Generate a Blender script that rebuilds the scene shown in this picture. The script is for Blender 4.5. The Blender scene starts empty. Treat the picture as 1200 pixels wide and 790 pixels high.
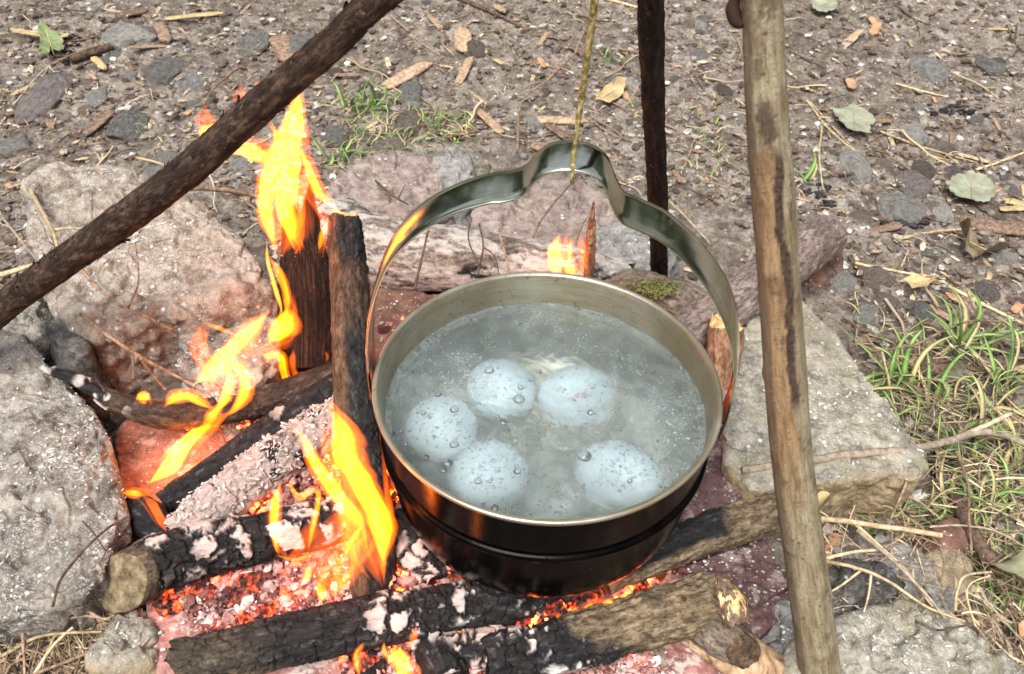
import bpy, bmesh, math, random
import numpy as np
from mathutils import Vector
rnd = random.Random(7)
RN = np.random.RandomState(11)
S = bpy.context.scene
COL = S.collection

# ---------------------------------------------------------------- camera
FPX = 1050.0
_p, _r = math.radians(42.48), math.radians(2.29)
F = np.array([0, math.cos(_p), -math.sin(_p)]); R0 = np.array([1, 0, 0.]); U0 = np.cross(R0, F)
R = R0*math.cos(_r)+U0*math.sin(_r); U = -R0*math.sin(_r)+U0*math.cos(_r)
CAM = np.array([-.02566, -.43723, .60921])
cam = bpy.data.cameras.new('camera'); co = bpy.data.objects.new('camera', cam); COL.objects.link(co)
from mathutils import Matrix
co.matrix_world = Matrix(((R[0], U[0], -F[0], CAM[0]), (R[1], U[1], -F[1], CAM[1]), (R[2], U[2], -F[2], CAM[2]), (0, 0, 0, 1)))
cam.sensor_width = 36; cam.lens = FPX/1200*36; cam.clip_start = .01; cam.clip_end = 500
cam.dof.use_dof = True; cam.dof.focus_distance = .68; cam.dof.aperture_fstop = 20
S.camera = co
# ---------------------------------------------------------------- world, sun, exposure
W = bpy.data.worlds.new('World'); S.world = W; W.use_nodes = True
wn = W.node_tree; wn.nodes.clear()
SUN_EL, SUN_AZ = 58, 200
sky = wn.nodes.new('ShaderNodeTexSky'); sky.sky_type = 'NISHITA'; sky.sun_disc = False
sky.sun_elevation = math.radians(SUN_EL); sky.sun_rotation = math.radians(SUN_AZ); sky.dust_density = 4; sky.air_density = 1.3
hs = wn.nodes.new('ShaderNodeHueSaturation'); hs.inputs['Saturation'].default_value = .35
bg = wn.nodes.new('ShaderNodeBackground'); bg.inputs['Strength'].default_value = .105
wo = wn.nodes.new('ShaderNodeOutputWorld')
wn.links.new(sky.outputs[0], hs.inputs['Color']); wn.links.new(hs.outputs[0], bg.inputs[0]); wn.links.new(bg.outputs[0], wo.inputs[0])
sl = bpy.data.lights.new('sun', 'SUN'); sl.energy = 2.1; sl.angle = math.radians(32); sl.color = (1, .94, .84)
so = bpy.data.objects.new('sun', sl); COL.objects.link(so)
_el, _az = math.radians(SUN_EL), math.radians(SUN_AZ)
sd = Vector((math.sin(_az)*math.cos(_el), math.cos(_az)*math.cos(_el), math.sin(_el)))
so.rotation_euler = sd.to_track_quat('Z', 'Y').to_euler()
S.view_settings.view_transform = 'Standard'; S.view_settings.look = 'None'; S.view_settings.gamma = 1
S.view_settings.use_curve_mapping = False; S.view_settings.exposure = 1.0
S.cycles.max_bounces = 8; S.cycles.transparent_max_bounces = 32; S.cycles.sample_clamp_indirect = 3

# ---------------------------------------------------------------- placing
def ray(x, y): return F+R*((x-600)/FPX)-U*((y-395)/FPX)
def at(x, y, z=0.):
    v = ray(x, y); return CAM+v*(z-CAM[2])/v[2]
def aty(x, y, o, n=(0, 1, 0)):
    v = ray(x, y); n = np.array(n, float); return CAM+v*((np.array(o)-CAM)@n)/(v@n)
def atd(x, y, depth): return CAM+ray(x, y)*depth
def pxm(P): return FPX/((np.array(P)-CAM)@F)       # pixels per metre there

# ---------------------------------------------------------------- noise in numpy
def _h(i, j, k, s=0):
    n = (i.astype(np.int64)*374761393+j.astype(np.int64)*668265263+k.astype(np.int64)*2147483647+s*1274126177) & 0xffffffff
    n = ((n ^ (n >> 13))*1274126177) & 0xffffffff
    n = ((n ^ (n >> 16))*2246822519) & 0xffffffff
    return ((n ^ (n >> 15)) & 0xffffff)/float(0xffffff)
def vnoise(p, s=0):
    f = np.floor(p); t = p-f; t = t*t*(3-2*t); f = f.astype(np.int64); r = 0
    for a in (0, 1):
        for b in (0, 1):
            for c in (0, 1):
                w = (t[:, 0] if a else 1-t[:, 0])*(t[:, 1] if b else 1-t[:, 1])*(t[:, 2] if c else 1-t[:, 2])
                r = r+w*_h(f[:, 0]+a, f[:, 1]+b, f[:, 2]+c, s)
    return r*2-1
def fbm(p, freq, octv=4, s=0, gain=.5, ridge=False):
    r = 0; a = 1; tot = 0
    for o in range(octv):
        n = vnoise(p*freq+o*17.3+s*5.1, s+o)
        if ridge: n = 1-2*np.abs(n)
        r = r+a*n; tot += a; a *= gain; freq *= 2.03
    return r/tot
def worley(p, freq, s=0):
    q = p*freq; f = np.floor(q).astype(np.int64); F1 = np.full(len(p), 9.); F2 = np.full(len(p), 9.); I = np.zeros(len(p))
    for a in (-1, 0, 1):
        for b in (-1, 0, 1):
            for c in (-1, 0, 1):
                g = f+np.array([a, b, c])
                h = [_h(g[:, 0], g[:, 1], g[:, 2], s+k) for k in range(3)]
                d = np.sqrt((g[:, 0]+h[0]-q[:, 0])**2+(g[:, 1]+h[1]-q[:, 1])**2+(g[:, 2]+h[2]-q[:, 2])**2)
                m = d < F1
                F2 = np.where(m, F1, np.minimum(F2, d)); I = np.where(m, h[0]*.5+h[1]*.5, I); F1 = np.where(m, d, F1)
    return F1, F2, I
def sm(x, a, b):
    t = np.clip((x-a)/(b-a), 0, 1); return t*t*(3-2*t)

# ---------------------------------------------------------------- meshes
def link(o, parent=None):
    COL.objects.link(o)
    if parent is not None: o.parent = parent
    return o
def meshdata(name, V, Q, mat, attrs=None, smooth=True, mats=None, mi=None):
    V = np.asarray(V, np.float32); me = bpy.data.meshes.new(name)
    if isinstance(Q, list): sets = [np.asarray(q, np.int32) for q in Q if len(q)]
    else: sets = [np.asarray(Q, np.int32)]
    me.vertices.add(len(V)); me.vertices.foreach_set('co', V.ravel())
    loops = np.concatenate([q.ravel() for q in sets]); tot = np.concatenate([np.full(len(q), q.shape[1], np.int32) for q in sets])
    st = np.concatenate([[0], np.cumsum(tot)[:-1]]).astype(np.int32)
    me.loops.add(len(loops)); me.loops.foreach_set('vertex_index', loops)
    me.polygons.add(len(tot)); me.polygons.foreach_set('loop_start', st); me.polygons.foreach_set('loop_total', tot)
    me.polygons.foreach_set('use_smooth', np.full(len(tot), smooth))
    for k, a in (attrs or {}).items():
        a = np.asarray(a, np.float32)
        if a.ndim == 2: at_ = me.attributes.new(k, 'FLOAT_VECTOR', 'POINT'); at_.data.foreach_set('vector', a.ravel())
        else: at_ = me.attributes.new(k, 'FLOAT', 'POINT'); at_.data.foreach_set('value', a)
    for m in (mats or [mat]): me.materials.append(m)
    if mi is not None: me.polygons.foreach_set('material_index', np.asarray(mi, np.int32))
    me.update(calc_edges=True); return me
def obj(name, me, parent=None, loc=None):
    o = bpy.data.objects.new(name, me); link(o, parent)
    if loc is not None: o.location = loc
    return o
def tag(o, label=None, cat=None, group=None, kind=None):
    for k, v in (('label', label), ('category', cat), ('group', group), ('kind', kind)):
        if v: o[k] = v
    return o
def empty(name, loc, label, cat, group=None):
    o = bpy.data.objects.new(name, None); link(o); o.empty_display_size = .01; o.location = Vector([float(c) for c in loc]); return tag(o, label, cat, group)
def grid_quads(nu, nv, wrapv=False, off=0):
    i = np.arange(nu-1)[:, None]; m = nv if wrapv else nv-1; j = np.arange(m)[None, :]; j2 = (j+1) % nv
    return np.stack([i*nv+j+0*i, (i+1)*nv+j, (i+1)*nv+j2, i*nv+j2+0*i], -1).reshape(-1, 4)+off
class Bag:
    """gathers pieces into one mesh"""
    def __init__(s): s.V = []; s.T = []; s.Q = []; s.n = 0; s.A = []
    def add(s, V, T=None, Q=None, a=0.):
        s.V.append(np.asarray(V, float))
        if T is not None and len(T): s.T.append(np.asarray(T)+s.n)
        if Q is not None and len(Q): s.Q.append(np.asarray(Q)+s.n)
        s.A.append(np.full(len(V), a) if np.isscalar(a) else a); s.n += len(V)
    def mesh(s, name, mat, smooth=True, **k):
        sets = []
        if s.Q: sets.append(np.concatenate(s.Q))
        if s.T: sets.append(np.concatenate(s.T))
        return meshdata(name, np.concatenate(s.V), sets, mat, {'v': np.concatenate(s.A)}, smooth, **k)
def ico(sub):
    bm = bmesh.new(); bmesh.ops.create_icosphere(bm, subdivisions=sub, radius=1)
    V = np.array([v.co[:] for v in bm.verts]); T = np.array([[v.index for v in f.verts] for f in bm.faces]); bm.free(); return V, T
ICO = {k: ico(k) for k in (1, 2, 3, 4, 5)}

# ---------------------------------------------------------------- node helper
class M:
    def __init__(s, name, rough=.7, metal=0., spec=.4):
        s.m = bpy.data.materials.new(name); s.m.use_nodes = True; s.t = s.m.node_tree; s.N = s.t.nodes; s.b = s.N['Principled BSDF']
        s.b.inputs['Roughness'].default_value = rough; s.b.inputs['Metallic'].default_value = metal; s.b.inputs['Specular IOR Level'].default_value = spec
        s.out = s.N['Material Output']; s._co = None
    def n(s, t, **k):
        x = s.N.new(t)
        for a, v in k.items(): setattr(x, a, v)
        return x
    def put(s, sock, v):
        if isinstance(v, bpy.types.NodeSocket): s.t.links.new(v, sock)
        elif isinstance(v, (tuple, list)): sock.default_value = (*v, 1) if len(v) == 3 and len(sock.default_value) == 4 else v
        else: sock.default_value = v
    @property
    def co(s):
        if s._co is None: s._co = s.n('ShaderNodeTexCoord').outputs['Object']
        return s._co
    def noise(s, sc, det=6, rough=.6, co=None, dist=0.):
        x = s.n('ShaderNodeTexNoise'); s.put(x.inputs['Vector'], co or s.co); x.inputs['Scale'].default_value = sc
        x.inputs['Detail'].default_value = det; x.inputs['Roughness'].default_value = rough; x.inputs['Distortion'].default_value = dist
        return s.math('ADD', s.math('MULTIPLY', x.outputs['Fac'], 1.6), -.3, True)
    def vor(s, sc, feat='F1', out='Distance', rnd_=1., co=None):
        x = s.n('ShaderNodeTexVoronoi', feature=feat); s.put(x.inputs['Vector'], co or s.co); x.inputs['Scale'].default_value = sc
        x.inputs['Randomness'].default_value = rnd_; return x.outputs[out]
    def ramp(s, f, stops, interp='LINEAR'):
        x = s.n('ShaderNodeValToRGB'); s.put(x.inputs[0], f); e = x.color_ramp; e.interpolation = interp
        while len(e.elements) < len(stops): e.elements.new(.5)
        for el, (p, c) in zip(e.elements, stops):
            el.position = p; el.color = (c, c, c, 1) if isinstance(c, (int, float)) else (*c, 1)
        return x.outputs[0]
    def mix(s, f, a, b, mode='MIX'):
        x = s.n('ShaderNodeMix', data_type='RGBA', blend_type=mode); s.put(x.inputs[0], f); s.put(x.inputs[6], a); s.put(x.inputs[7], b); return x.outputs[2]
    def math(s, op, a, b=0., clamp=False):
        x = s.n('ShaderNodeMath', operation=op, use_clamp=clamp); s.put(x.inputs[0], a); s.put(x.inputs[1], b); return x.outputs[0]
    def attr(s, n): return s.n('ShaderNodeAttribute', attribute_name=n).outputs['Fac']
    def scaled(s, v):
        x = s.n('ShaderNodeMapping'); s.put(x.inputs['Vector'], s.co); x.inputs['Scale'].default_value = v; return x.outputs[0]
    def bump(s, h, strength=.5, dist=.002):
        x = s.n('ShaderNodeBump'); x.inputs['Strength'].default_value = strength; x.inputs['Distance'].default_value = dist; s.put(x.inputs['Height'], h)
        if s.b.inputs['Normal'].is_linked: s.t.links.new(s.b.inputs['Normal'].links[0].from_socket, x.inputs['Normal'])
        s.t.links.new(x.outputs[0], s.b.inputs['Normal'])
    def base(s, c): s.put(s.b.inputs['Base Color'], c); return s
    def rough(s, r): s.put(s.b.inputs['Roughness'], r); return s
    def emit(s, c, st): s.put(s.b.inputs['Emission Color'], c); s.put(s.b.inputs['Emission Strength'], st)
MAT = {}
def tint(m, c, amt=.35):
    """small hue and value drift from one copy to the next"""
    oi = m.n('ShaderNodeObjectInfo'); h = m.n('ShaderNodeHueSaturation'); m.put(h.inputs['Color'], c)
    m.put(h.inputs['Value'], m.math('ADD', m.math('MULTIPLY', oi.outputs['Random'], amt*2), 1-amt)); return h.outputs[0]

# mud
m = M('mud_ground', .5, spec=.55)
n1 = m.noise(3.2, 8, .62); n2 = m.noise(38, 8, .7); n3 = m.noise(260, 5, .7)
c = m.ramp(n2, [(.2, (.055, .040, .030)), (.42, (.20, .163, .132)), (.58, (.33, .285, .242)), (.82, (.50, .465, .42))])
c = m.mix(m.ramp(n1, [(.42, 0), (.62, .8)]), c, m.mix(.5, c, (.14, .11, .085)), 'MIX')
c = m.mix(m.ramp(n3, [(.3, .75), (.52, 0)]), c, (.045, .032, .028))
sp = m.vor(150, out='Color'); spd = m.vor(150)
c = m.mix(m.ramp(m.noise(9, 5, .6), [(.55, 0), (.85, .5)]), c, (.36, .31, .27))
c = m.mix(m.ramp(m.noise(520, 4, .8), [(.68, 0), (.85, .7)]), c, (.52, .49, .44))
x = m.n('ShaderNodeSeparateColor'); m.put(x.inputs[0], sp)
msk = m.math('MULTIPLY', m.ramp(spd, [(.25, 1), (.36, 0)]), m.ramp(x.outputs[0], [(.82, 0), (.86, 1)]))
c = m.mix(m.math('MULTIPLY', msk, .8), c, m.ramp(x.outputs[1], [(0, (.30, .25, .19)), (.5, (.52, .50, .47)), (1, (.60, .48, .34))]))
m.base(c); m.rough(m.ramp(n1, [(.4, .62), (.6, .34)]))
m.bump(n3, .8, .0025); m.bump(n2, .7, .006); MAT['mud'] = m.m

def rockmat(name, A, B, C3, flecks=.5, soot=.3, warm=None, sc=1., dark=(.035, .033, .032), lichen=None, side=None):
    m = M(name, .82, spec=.25)
    n1 = m.noise(9*sc, 7, .65); n2 = m.noise(70*sc, 8, .72); n3 = m.noise(330*sc, 4, .7)
    c = m.ramp(n2, [(.3, A), (.5, B), (.7, C3)])
    if warm: c = m.mix(m.ramp(n1, [(.42, 0), (.60, .75)]), c, m.mix(.35, c, warm))
    if lichen: c = m.mix(m.ramp(m.noise(26*sc, 5, .6), [(.55, 0), (.66, .6)]), c, lichen)
    c = m.mix(m.math('MULTIPLY', m.ramp(m.noise(14*sc, 6, .7), [(.46, 0), (.66, 1)]), soot), c, dark)
    c = m.mix(m.ramp(n3, [(.2, .5), (.40, 0)]), c, (.09, .08, .07))
    v = m.vor(300*sc); vc = m.n('ShaderNodeSeparateColor'); m.put(vc.inputs[0], m.vor(300*sc, out='Color'))
    wv = m.scaled((1, 1, 1))
    f1 = m.math('MULTIPLY', m.ramp(m.noise(400*sc, 5, .8, dist=1.0), [(.66-flecks*.2, 0), (.78-flecks*.2, 1)]), min(1, flecks*1.6))
    f1 = m.math('MULTIPLY', f1, m.ramp(m.noise(22*sc, 4, .6), [(.36, .15), (.6, 1)]))
    c = m.mix(f1, c, (.72, .71, .69))
    v2 = m.vor(150*sc); vc2 = m.n('ShaderNodeSeparateColor'); m.put(vc2.inputs[0], m.vor(150*sc, out='Color'))
    f2 = m.math('MULTIPLY', m.ramp(v2, [(.18, 1), (.34, 0)]), m.ramp(vc2.outputs[1], [(1-flecks*.2, 0), (1-flecks*.2+.03, 1)]))
    c = m.mix(f2, c, (.78, .77, .75))
    if side: c = m.mix(m.attr('side'), c, m.ramp(n2, [(.3, side[0]), (.7, side[1])]))
    m.base(c); m.bump(n3, .7, .0016); m.bump(n2, .8, .004); m.bump(f1, .5, .0012); return m.m
MAT['rock_ash'] = rockmat('ashy_grey_stone', (.11, .098, .085), (.29, .265, .23), (.50, .475, .43), .7, .5, (.36, .29, .235))
MAT['rock_pink'] = rockmat('pinkish_ashy_stone', (.17, .135, .105), (.37, .31, .255), (.55, .49, .43), .6, .35, (.45, .34, .27))
MAT['rock_red'] = rockmat('reddish_stone', (.18, .14, .125), (.33, .265, .24), (.46, .39, .36), .25, .2, (.38, .28, .23))
MAT['rock_slab'] = rockmat('speckled_slab_stone', (.18, .165, .135), (.38, .355, .295), (.58, .55, .48), .5, .35, (.50, .41, .28), lichen=(.42, .38, .24), side=((.24, .18, .11), (.54, .43, .28)))
MAT['rock_grey'] = rockmat('plain_grey_stone', (.15, .145, .14), (.30, .29, .28), (.44, .43, .42), .2, .2)
MAT['rock_dark'] = rockmat('dark_sooty_stone', (.035, .032, .03), (.10, .095, .09), (.22, .21, .20), .3, .7)
MAT['tan_side'] = rockmat('tan_stone_side', (.22, .17, .11), (.40, .32, .22), (.50, .42, .30), .06, .1)
def pebmat(name, A, B):
    m = M(name, .7, spec=.35); n2 = m.noise(4, 7, .75); c = m.ramp(n2, [(.3, A), (.68, B)])
    c = m.mix(m.ramp(m.noise(1.3, 6, .75), [(.5, 0), (.75, .7)]), c, (.19, .155, .13))
    c = m.mix(m.ramp(m.noise(6, 4, .7), [(.25, .5), (.45, 0)]), c, (.08, .07, .06))
    m.base(tint(m, c)); m.bump(n2, .8, .25); return m.m
MAT['peb'] = [pebmat('pebble_grey', (.22, .215, .20), (.50, .49, .47)), pebmat('pebble_brown', (.18, .14, .115), (.40, .34, .29)),
              pebmat('pebble_pale', (.36, .35, .32), (.62, .61, .57)), pebmat('pebble_mauve', (.20, .165, .16), (.40, .35, .34))]
# clay tiles
def tilemat(name, A, B, ash=.3, glow=0.):
    m = M(name, .85, spec=.2); n1 = m.noise(16, 7, .65); n2 = m.noise(120, 7, .7); n3 = m.noise(420, 3, .6)
    c = m.ramp(n2, [(.3, A), (.7, B)])
    c = m.mix(m.ramp(n1, [(.5, 0), (.68, .55)]), c, (.07, .04, .035))
    v = m.ramp(m.noise(55, 8, .78), [(.54, 0), (.62, 1)])
    c = m.mix(m.math('MULTIPLY', v, ash), c, (.62, .54, .51))
    v3 = m.vor(260); vc = m.n('ShaderNodeSeparateColor'); m.put(vc.inputs[0], m.vor(260, out='Color'))
    c = m.mix(m.math('MULTIPLY', m.ramp(v3, [(.12, 1), (.25, 0)]), m.ramp(vc.outputs[0], [(.84, 0), (.88, 1)])), c, (.70, .66, .63))
    m.base(c); m.bump(n3, .5, .001); m.bump(n2, .5, .002)
    if glow:
        g = m.ramp(m.noise(24, 5, .6), [(.45, 0), (.62, 1)]); m.emit((1, .12, .03), m.math('MULTIPLY', g, glow))
    return m.m
MAT['tile_orange'] = tilemat('fired_clay_orange', (.26, .095, .06), (.46, .19, .13), .35)
MAT['tile_pink'] = tilemat('fired_clay_pink', (.30, .13, .115), (.50, .26, .235), .75)
MAT['tile_purple'] = tilemat('fired_clay_purple', (.085, .048, .048), (.17, .10, .098), .35)
MAT['tile_brown'] = tilemat('fired_clay_brown', (.13, .07, .05), (.24, .14, .11), .12)
# bark
def barkmat(name, A, B, C3, dir_scale=(60, 60, 60), bump=.8, rough=.85, spots=None):
    m = M(name, rough, spec=.22); m._co = m.n('ShaderNodeAttribute', attribute_name='g').outputs['Vector']; n1 = m.noise(1, 7, .72, m.scaled((dir_scale[0]*2.2, dir_scale[1]*2.2, dir_scale[2]*.7))); n2 = m.noise(1, 6, .75, m.scaled((330, 330, 150))); n0 = m.noise(14, 4, .6); nc = m.noise(1, 5, .6, m.scaled((420, 420, 34)))
    c = m.ramp(n1, [(.3, A), (.5, B), (.72, C3)])
    c = m.mix(m.ramp(n0, [(.45, 0), (.65, .5)]), c, A)
    c = m.mix(m.ramp(n2, [(.33, .6), (.48, 0)]), c, tuple(a*.3 for a in A))
    c = m.mix(m.ramp(nc, [(.12, .85), (.32, 0)]), c, tuple(a*.25 for a in A)); c = m.mix(m.ramp(nc, [(.74, 0), (.92, .5)]), c, tuple(min(.8, a*1.35) for a in C3))
    m.bump(nc, .7, .0015)
    if spots:
        v = m.vor(spots); c = m.mix(m.ramp(v, [(.10, .8), (.2, 0)]), c, tuple(a*.55 for a in A))
    m.base(c); m.bump(n2, .6, .0012); m.bump(n1, bump, .002); return m.m
MAT['bark_dark'] = barkmat('dark_flaky_bark', (.018, .010, .007), (.060, .036, .026), (.17, .11, .08), (90, 90, 90), 1.)
MAT['bark_sooty'] = barkmat('sooty_bark', (.006, .005, .005), (.035, .018, .012), (.11, .06, .035), (120, 120, 50), .9)
MAT['block'] = barkmat('burnt_board_grain', (.006, .004, .004), (.04, .02, .014), (.15, .07, .04), (260, 260, 14), 1.6)
MAT['bark_grey'] = barkmat('grey_brown_bark', (.11, .08, .06), (.25, .20, .155), (.42, .36, .28), (80, 80, 80), 1.)
MAT['bark_mauve'] = barkmat('mauve_flaky_bark', (.12, .085, .075), (.29, .22, .195), (.44, .36, .32), (110, 110, 110), 1.)
MAT['rot'] = barkmat('rotten_orange_wood', (.15, .07, .04), (.38, .20, .12), (.62, .42, .26), (60, 60, 60), 1.)
# smooth pole with brown strip where bark peeled
m = M('olive_pole_bark', .5, spec=.35); m._co = m.n('ShaderNodeAttribute', attribute_name='g').outputs['Vector']; n1 = m.noise(1, 7, .7, m.scaled((300, 300, 40))); n2 = m.noise(320, 5, .75); n0 = m.noise(30, 5, .65)
c = m.ramp(n1, [(.2, (.13, .10, .055)), (.5, (.30, .25, .16)), (.85, (.50, .44, .32))])
c = m.mix(m.ramp(n0, [(.5, 0), (.66, .4)]), c, (.17, .115, .06))
v = m.vor(110); c = m.mix(m.ramp(v, [(.07, .85), (.17, 0)]), c, (.11, .07, .04))
c = m.mix(m.attr('peel'), c, m.ramp(n1, [(.3, (.20, .12, .06)), (.7, (.40, .27, .15))]))
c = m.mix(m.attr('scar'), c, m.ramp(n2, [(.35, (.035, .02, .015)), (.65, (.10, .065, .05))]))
n4 = m.noise(520, 5, .75); c = m.mix(m.ramp(n4, [(.2, .75), (.42, 0)]), c, (.07, .045, .025)); c = m.mix(m.ramp(m.noise(1, 5, .75, m.scaled((240, 240, 700))), [(.72, 0), (.85, .6)]), c, (.44, .39, .29))
m.base(c); m.bump(n4, .6, .0008); m.bump(n2, .5, .001); m.bump(n1, .7, .0015); MAT['pole'] = m.m
# charred log : attributes char (0 bark .. 1 char), ash (white plates), heat (glow)
def charmat(name, bark, ashc=(.60, .56, .54), glow=0.):
    m = M(name, .78, spec=.25); m._co = m.n('ShaderNodeAttribute', attribute_name='g').outputs['Vector']; n1 = m.noise(1, 7, .75, m.scaled((200, 200, 70))); n2 = m.noise(1, 5, .75, m.scaled((380, 380, 200))); n0 = m.noise(24, 6, .65); nc = m.noise(1, 5, .6, m.scaled((420, 420, 40)))
    bc = m.ramp(n1, [(.3, tuple(b*.35 for b in bark)), (.52, bark), (.72, tuple(min(1, b*1.8) for b in bark))])
    bc = m.mix(m.ramp(n2, [(.33, .7), (.5, 0)]), bc, tuple(b*.15 for b in bark))
    bc = m.mix(m.ramp(nc, [(.12, .85), (.34, 0)]), bc, tuple(b*.18 for b in bark))
    cc = m.ramp(n1, [(.3, (.006, .006, .007)), (.6, (.026, .026, .028)), (.78, (.10, .10, .10))])
    c = m.mix(m.attr('char'), bc, cc)
    ac = m.ramp(n1, [(.25, tuple(a*.5 for a in ashc)), (.5, ashc), (.75, tuple(min(.85, a*1.25) for a in ashc))])
    c = m.mix(m.attr('ash'), c, ac); m.base(c)
    m.bump(n2, .6, .001); m.bump(n1, .7, .002); m.bump(nc, .6, .0012)
    if glow: m.emit((1, .10, .02), m.math('MULTIPLY', m.attr('heat'), glow))
    return m.m
MAT['char_brown'] = charmat('charred_brown_log', (.13, .08, .05))
MAT['char_tan'] = charmat('charred_tan_log', (.22, .165, .105))
MAT['char_end'] = charmat('charred_sawn_log', (.12, .085, .06), (.58, .49, .46), 2.5)
MAT['char_crust'] = charmat('ash_crusted_log', (.10, .05, .04), (.40, .34, .315), 2.5)
MAT['char_pink'] = charmat('charred_pink_ash_log', (.13, .05, .03), (.58, .465, .425), 2.5)
MAT['char_white'] = charmat('white_ashed_log', (.24, .20, .17), (.50, .47, .44))
# cut wood
m = M('cut_wood_brown', .8, spec=.2); n1 = m.noise(130, 6, .7)
m.base(m.ramp(n1, [(.25, (.08, .055, .032)), (.5, (.20, .155, .095)), (.8, (.36, .295, .19))])); m.bump(n1, .7, .0015); MAT['cut'] = m.m
m = M('dark_knot_face', .85, spec=.2); n1 = m.noise(150, 6, .7)
m.base(m.ramp(n1, [(.3, (.03, .02, .014)), (.6, (.12, .08, .05)), (.8, (.28, .20, .13))])); m.bump(n1, .8, .002); MAT['knot'] = m.m
m = M('fresh_yellow_wood', .7, spec=.25); n1 = m.noise(1, 6, .65, m.scaled((220, 220, 60)))
m.base(m.ramp(n1, [(.3, (.50, .29, .10)), (.55, (.78, .55, .26)), (.75, (.88, .72, .44))])); m.bump(n1, .8, .0015); MAT['fresh'] = m.m
m = M('split_tan_wood', .7, spec=.25); n1 = m.noise(1, 7, .65, m.scaled((160, 40, 160)))
m.base(m.ramp(n1, [(.28, (.16, .085, .04)), (.5, (.42, .28, .17)), (.75, (.62, .47, .32))])); m.bump(n1, .8, .0015); MAT['split'] = m.m
# thin dry matter
def plain(name, A, B, sc=200, rough=.75, amt=.3, spec=.25):
    m = M(name, rough, spec=spec); m.base(tint(m, m.ramp(m.noise(sc, 4, .6), [(.3, A), (.7, B)]), amt)); return m.m
MAT['straw'] = plain('dry_straw', (.34, .25, .14), (.62, .50, .32))
MAT['twig'] = plain('dry_twig', (.14, .09, .06), (.36, .26, .18))
MAT['twig_pale'] = plain('pale_twig', (.28, .22, .16), (.50, .42, .33))
MAT['twig_dark'] = plain('dark_twig', (.04, .028, .02), (.13, .085, .06))
MAT['chip'] = plain('wood_chip', (.26, .17, .11), (.52, .38, .26))
MAT['bark_chip'] = plain('bark_chip', (.10, .065, .045), (.28, .19, .14))
MAT['coal'] = plain('black_charcoal', (.006, .006, .008), (.045, .045, .05), 160, .45)
MAT['ashflake'] = plain('ash_flake', (.60, .59, .57), (.80, .79, .77), 300, .9, .15)
MAT['ashcrust'] = plain('grey_ash_crust', (.30, .26, .24), (.62, .58, .56), 400, .9, .1)
def varmat(name, stops, rough=.8, sc=160):
    m = M(name, rough, spec=.25); c = m.ramp(m.attr('v'), stops); n = m.noise(sc, 4, .65)
    c = m.mix(m.ramp(n, [(.35, .55), (.55, 0)]), c, (.05, .038, .03)); m.base(c); m.bump(n, .4, .001); return m.m
MAT['grit'] = varmat('mixed_grit', [(0, (.07, .052, .045)), (.3, (.17, .13, .11)), (.55, (.25, .21, .185)), (.78, (.34, .31, .29)), (.92, (.50, .48, .45)), (1, (.66, .64, .60))])
MAT['litter'] = varmat('plant_litter', [(0, (.06, .04, .028)), (.35, (.19, .13, .09)), (.6, (.33, .24, .155)), (.85, (.52, .41, .27)), (1, (.66, .57, .42))])
MAT['ashbits'] = varmat('ash_bits', [(0, (.45, .44, .42)), (.6, (.66, .65, .63)), (1, (.82, .81, .79))], .9)
# leaves, grass
def leafmat(name, A, B, tr=.3):
    m = M(name, .55, spec=.3); n = m.noise(90, 6, .72); c = m.ramp(n, [(.25, A), (.75, B)]); c = m.mix(m.ramp(m.noise(45, 5, .7), [(.5, 0), (.7, .7)]), c, (.16, .12, .085)); m.base(c); m.bump(n, .4, .002)
    m.b.inputs['Subsurface Weight'].default_value = 0; return m.m
MAT['leaf_green'] = leafmat('fresh_green_leaf', (.09, .15, .05), (.30, .36, .17))
MAT['leaf_pale'] = leafmat('pale_mossy_leaf', (.20, .22, .15), (.42, .44, .34))
MAT['leaf_tan'] = leafmat('tan_dead_leaf', (.36, .26, .12), (.62, .50, .28))
MAT['leaf_dark'] = leafmat('dark_curled_leaf', (.07, .05, .03), (.26, .21, .12))
MAT['leaf_orange'] = leafmat('orange_dead_leaf', (.42, .20, .10), (.70, .42, .26))
MAT['leaf_big'] = leafmat('grey_green_leaf', (.17, .20, .11), (.36, .33, .22))
m = M('grass_blade', .45, spec=.4); m.base(m.mix(m.attr('v'), m.ramp(m.noise(40, 3, .5), [(.3, (.07, .19, .03)), (.7, (.26, .48, .11))]), (.50, .42, .20)))
m.b.inputs['Sheen Weight'].default_value = .1; MAT['grass'] = m.m
MAT['moss'] = leafmat('green_moss', (.07, .09, .02), (.28, .27, .08))

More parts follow.
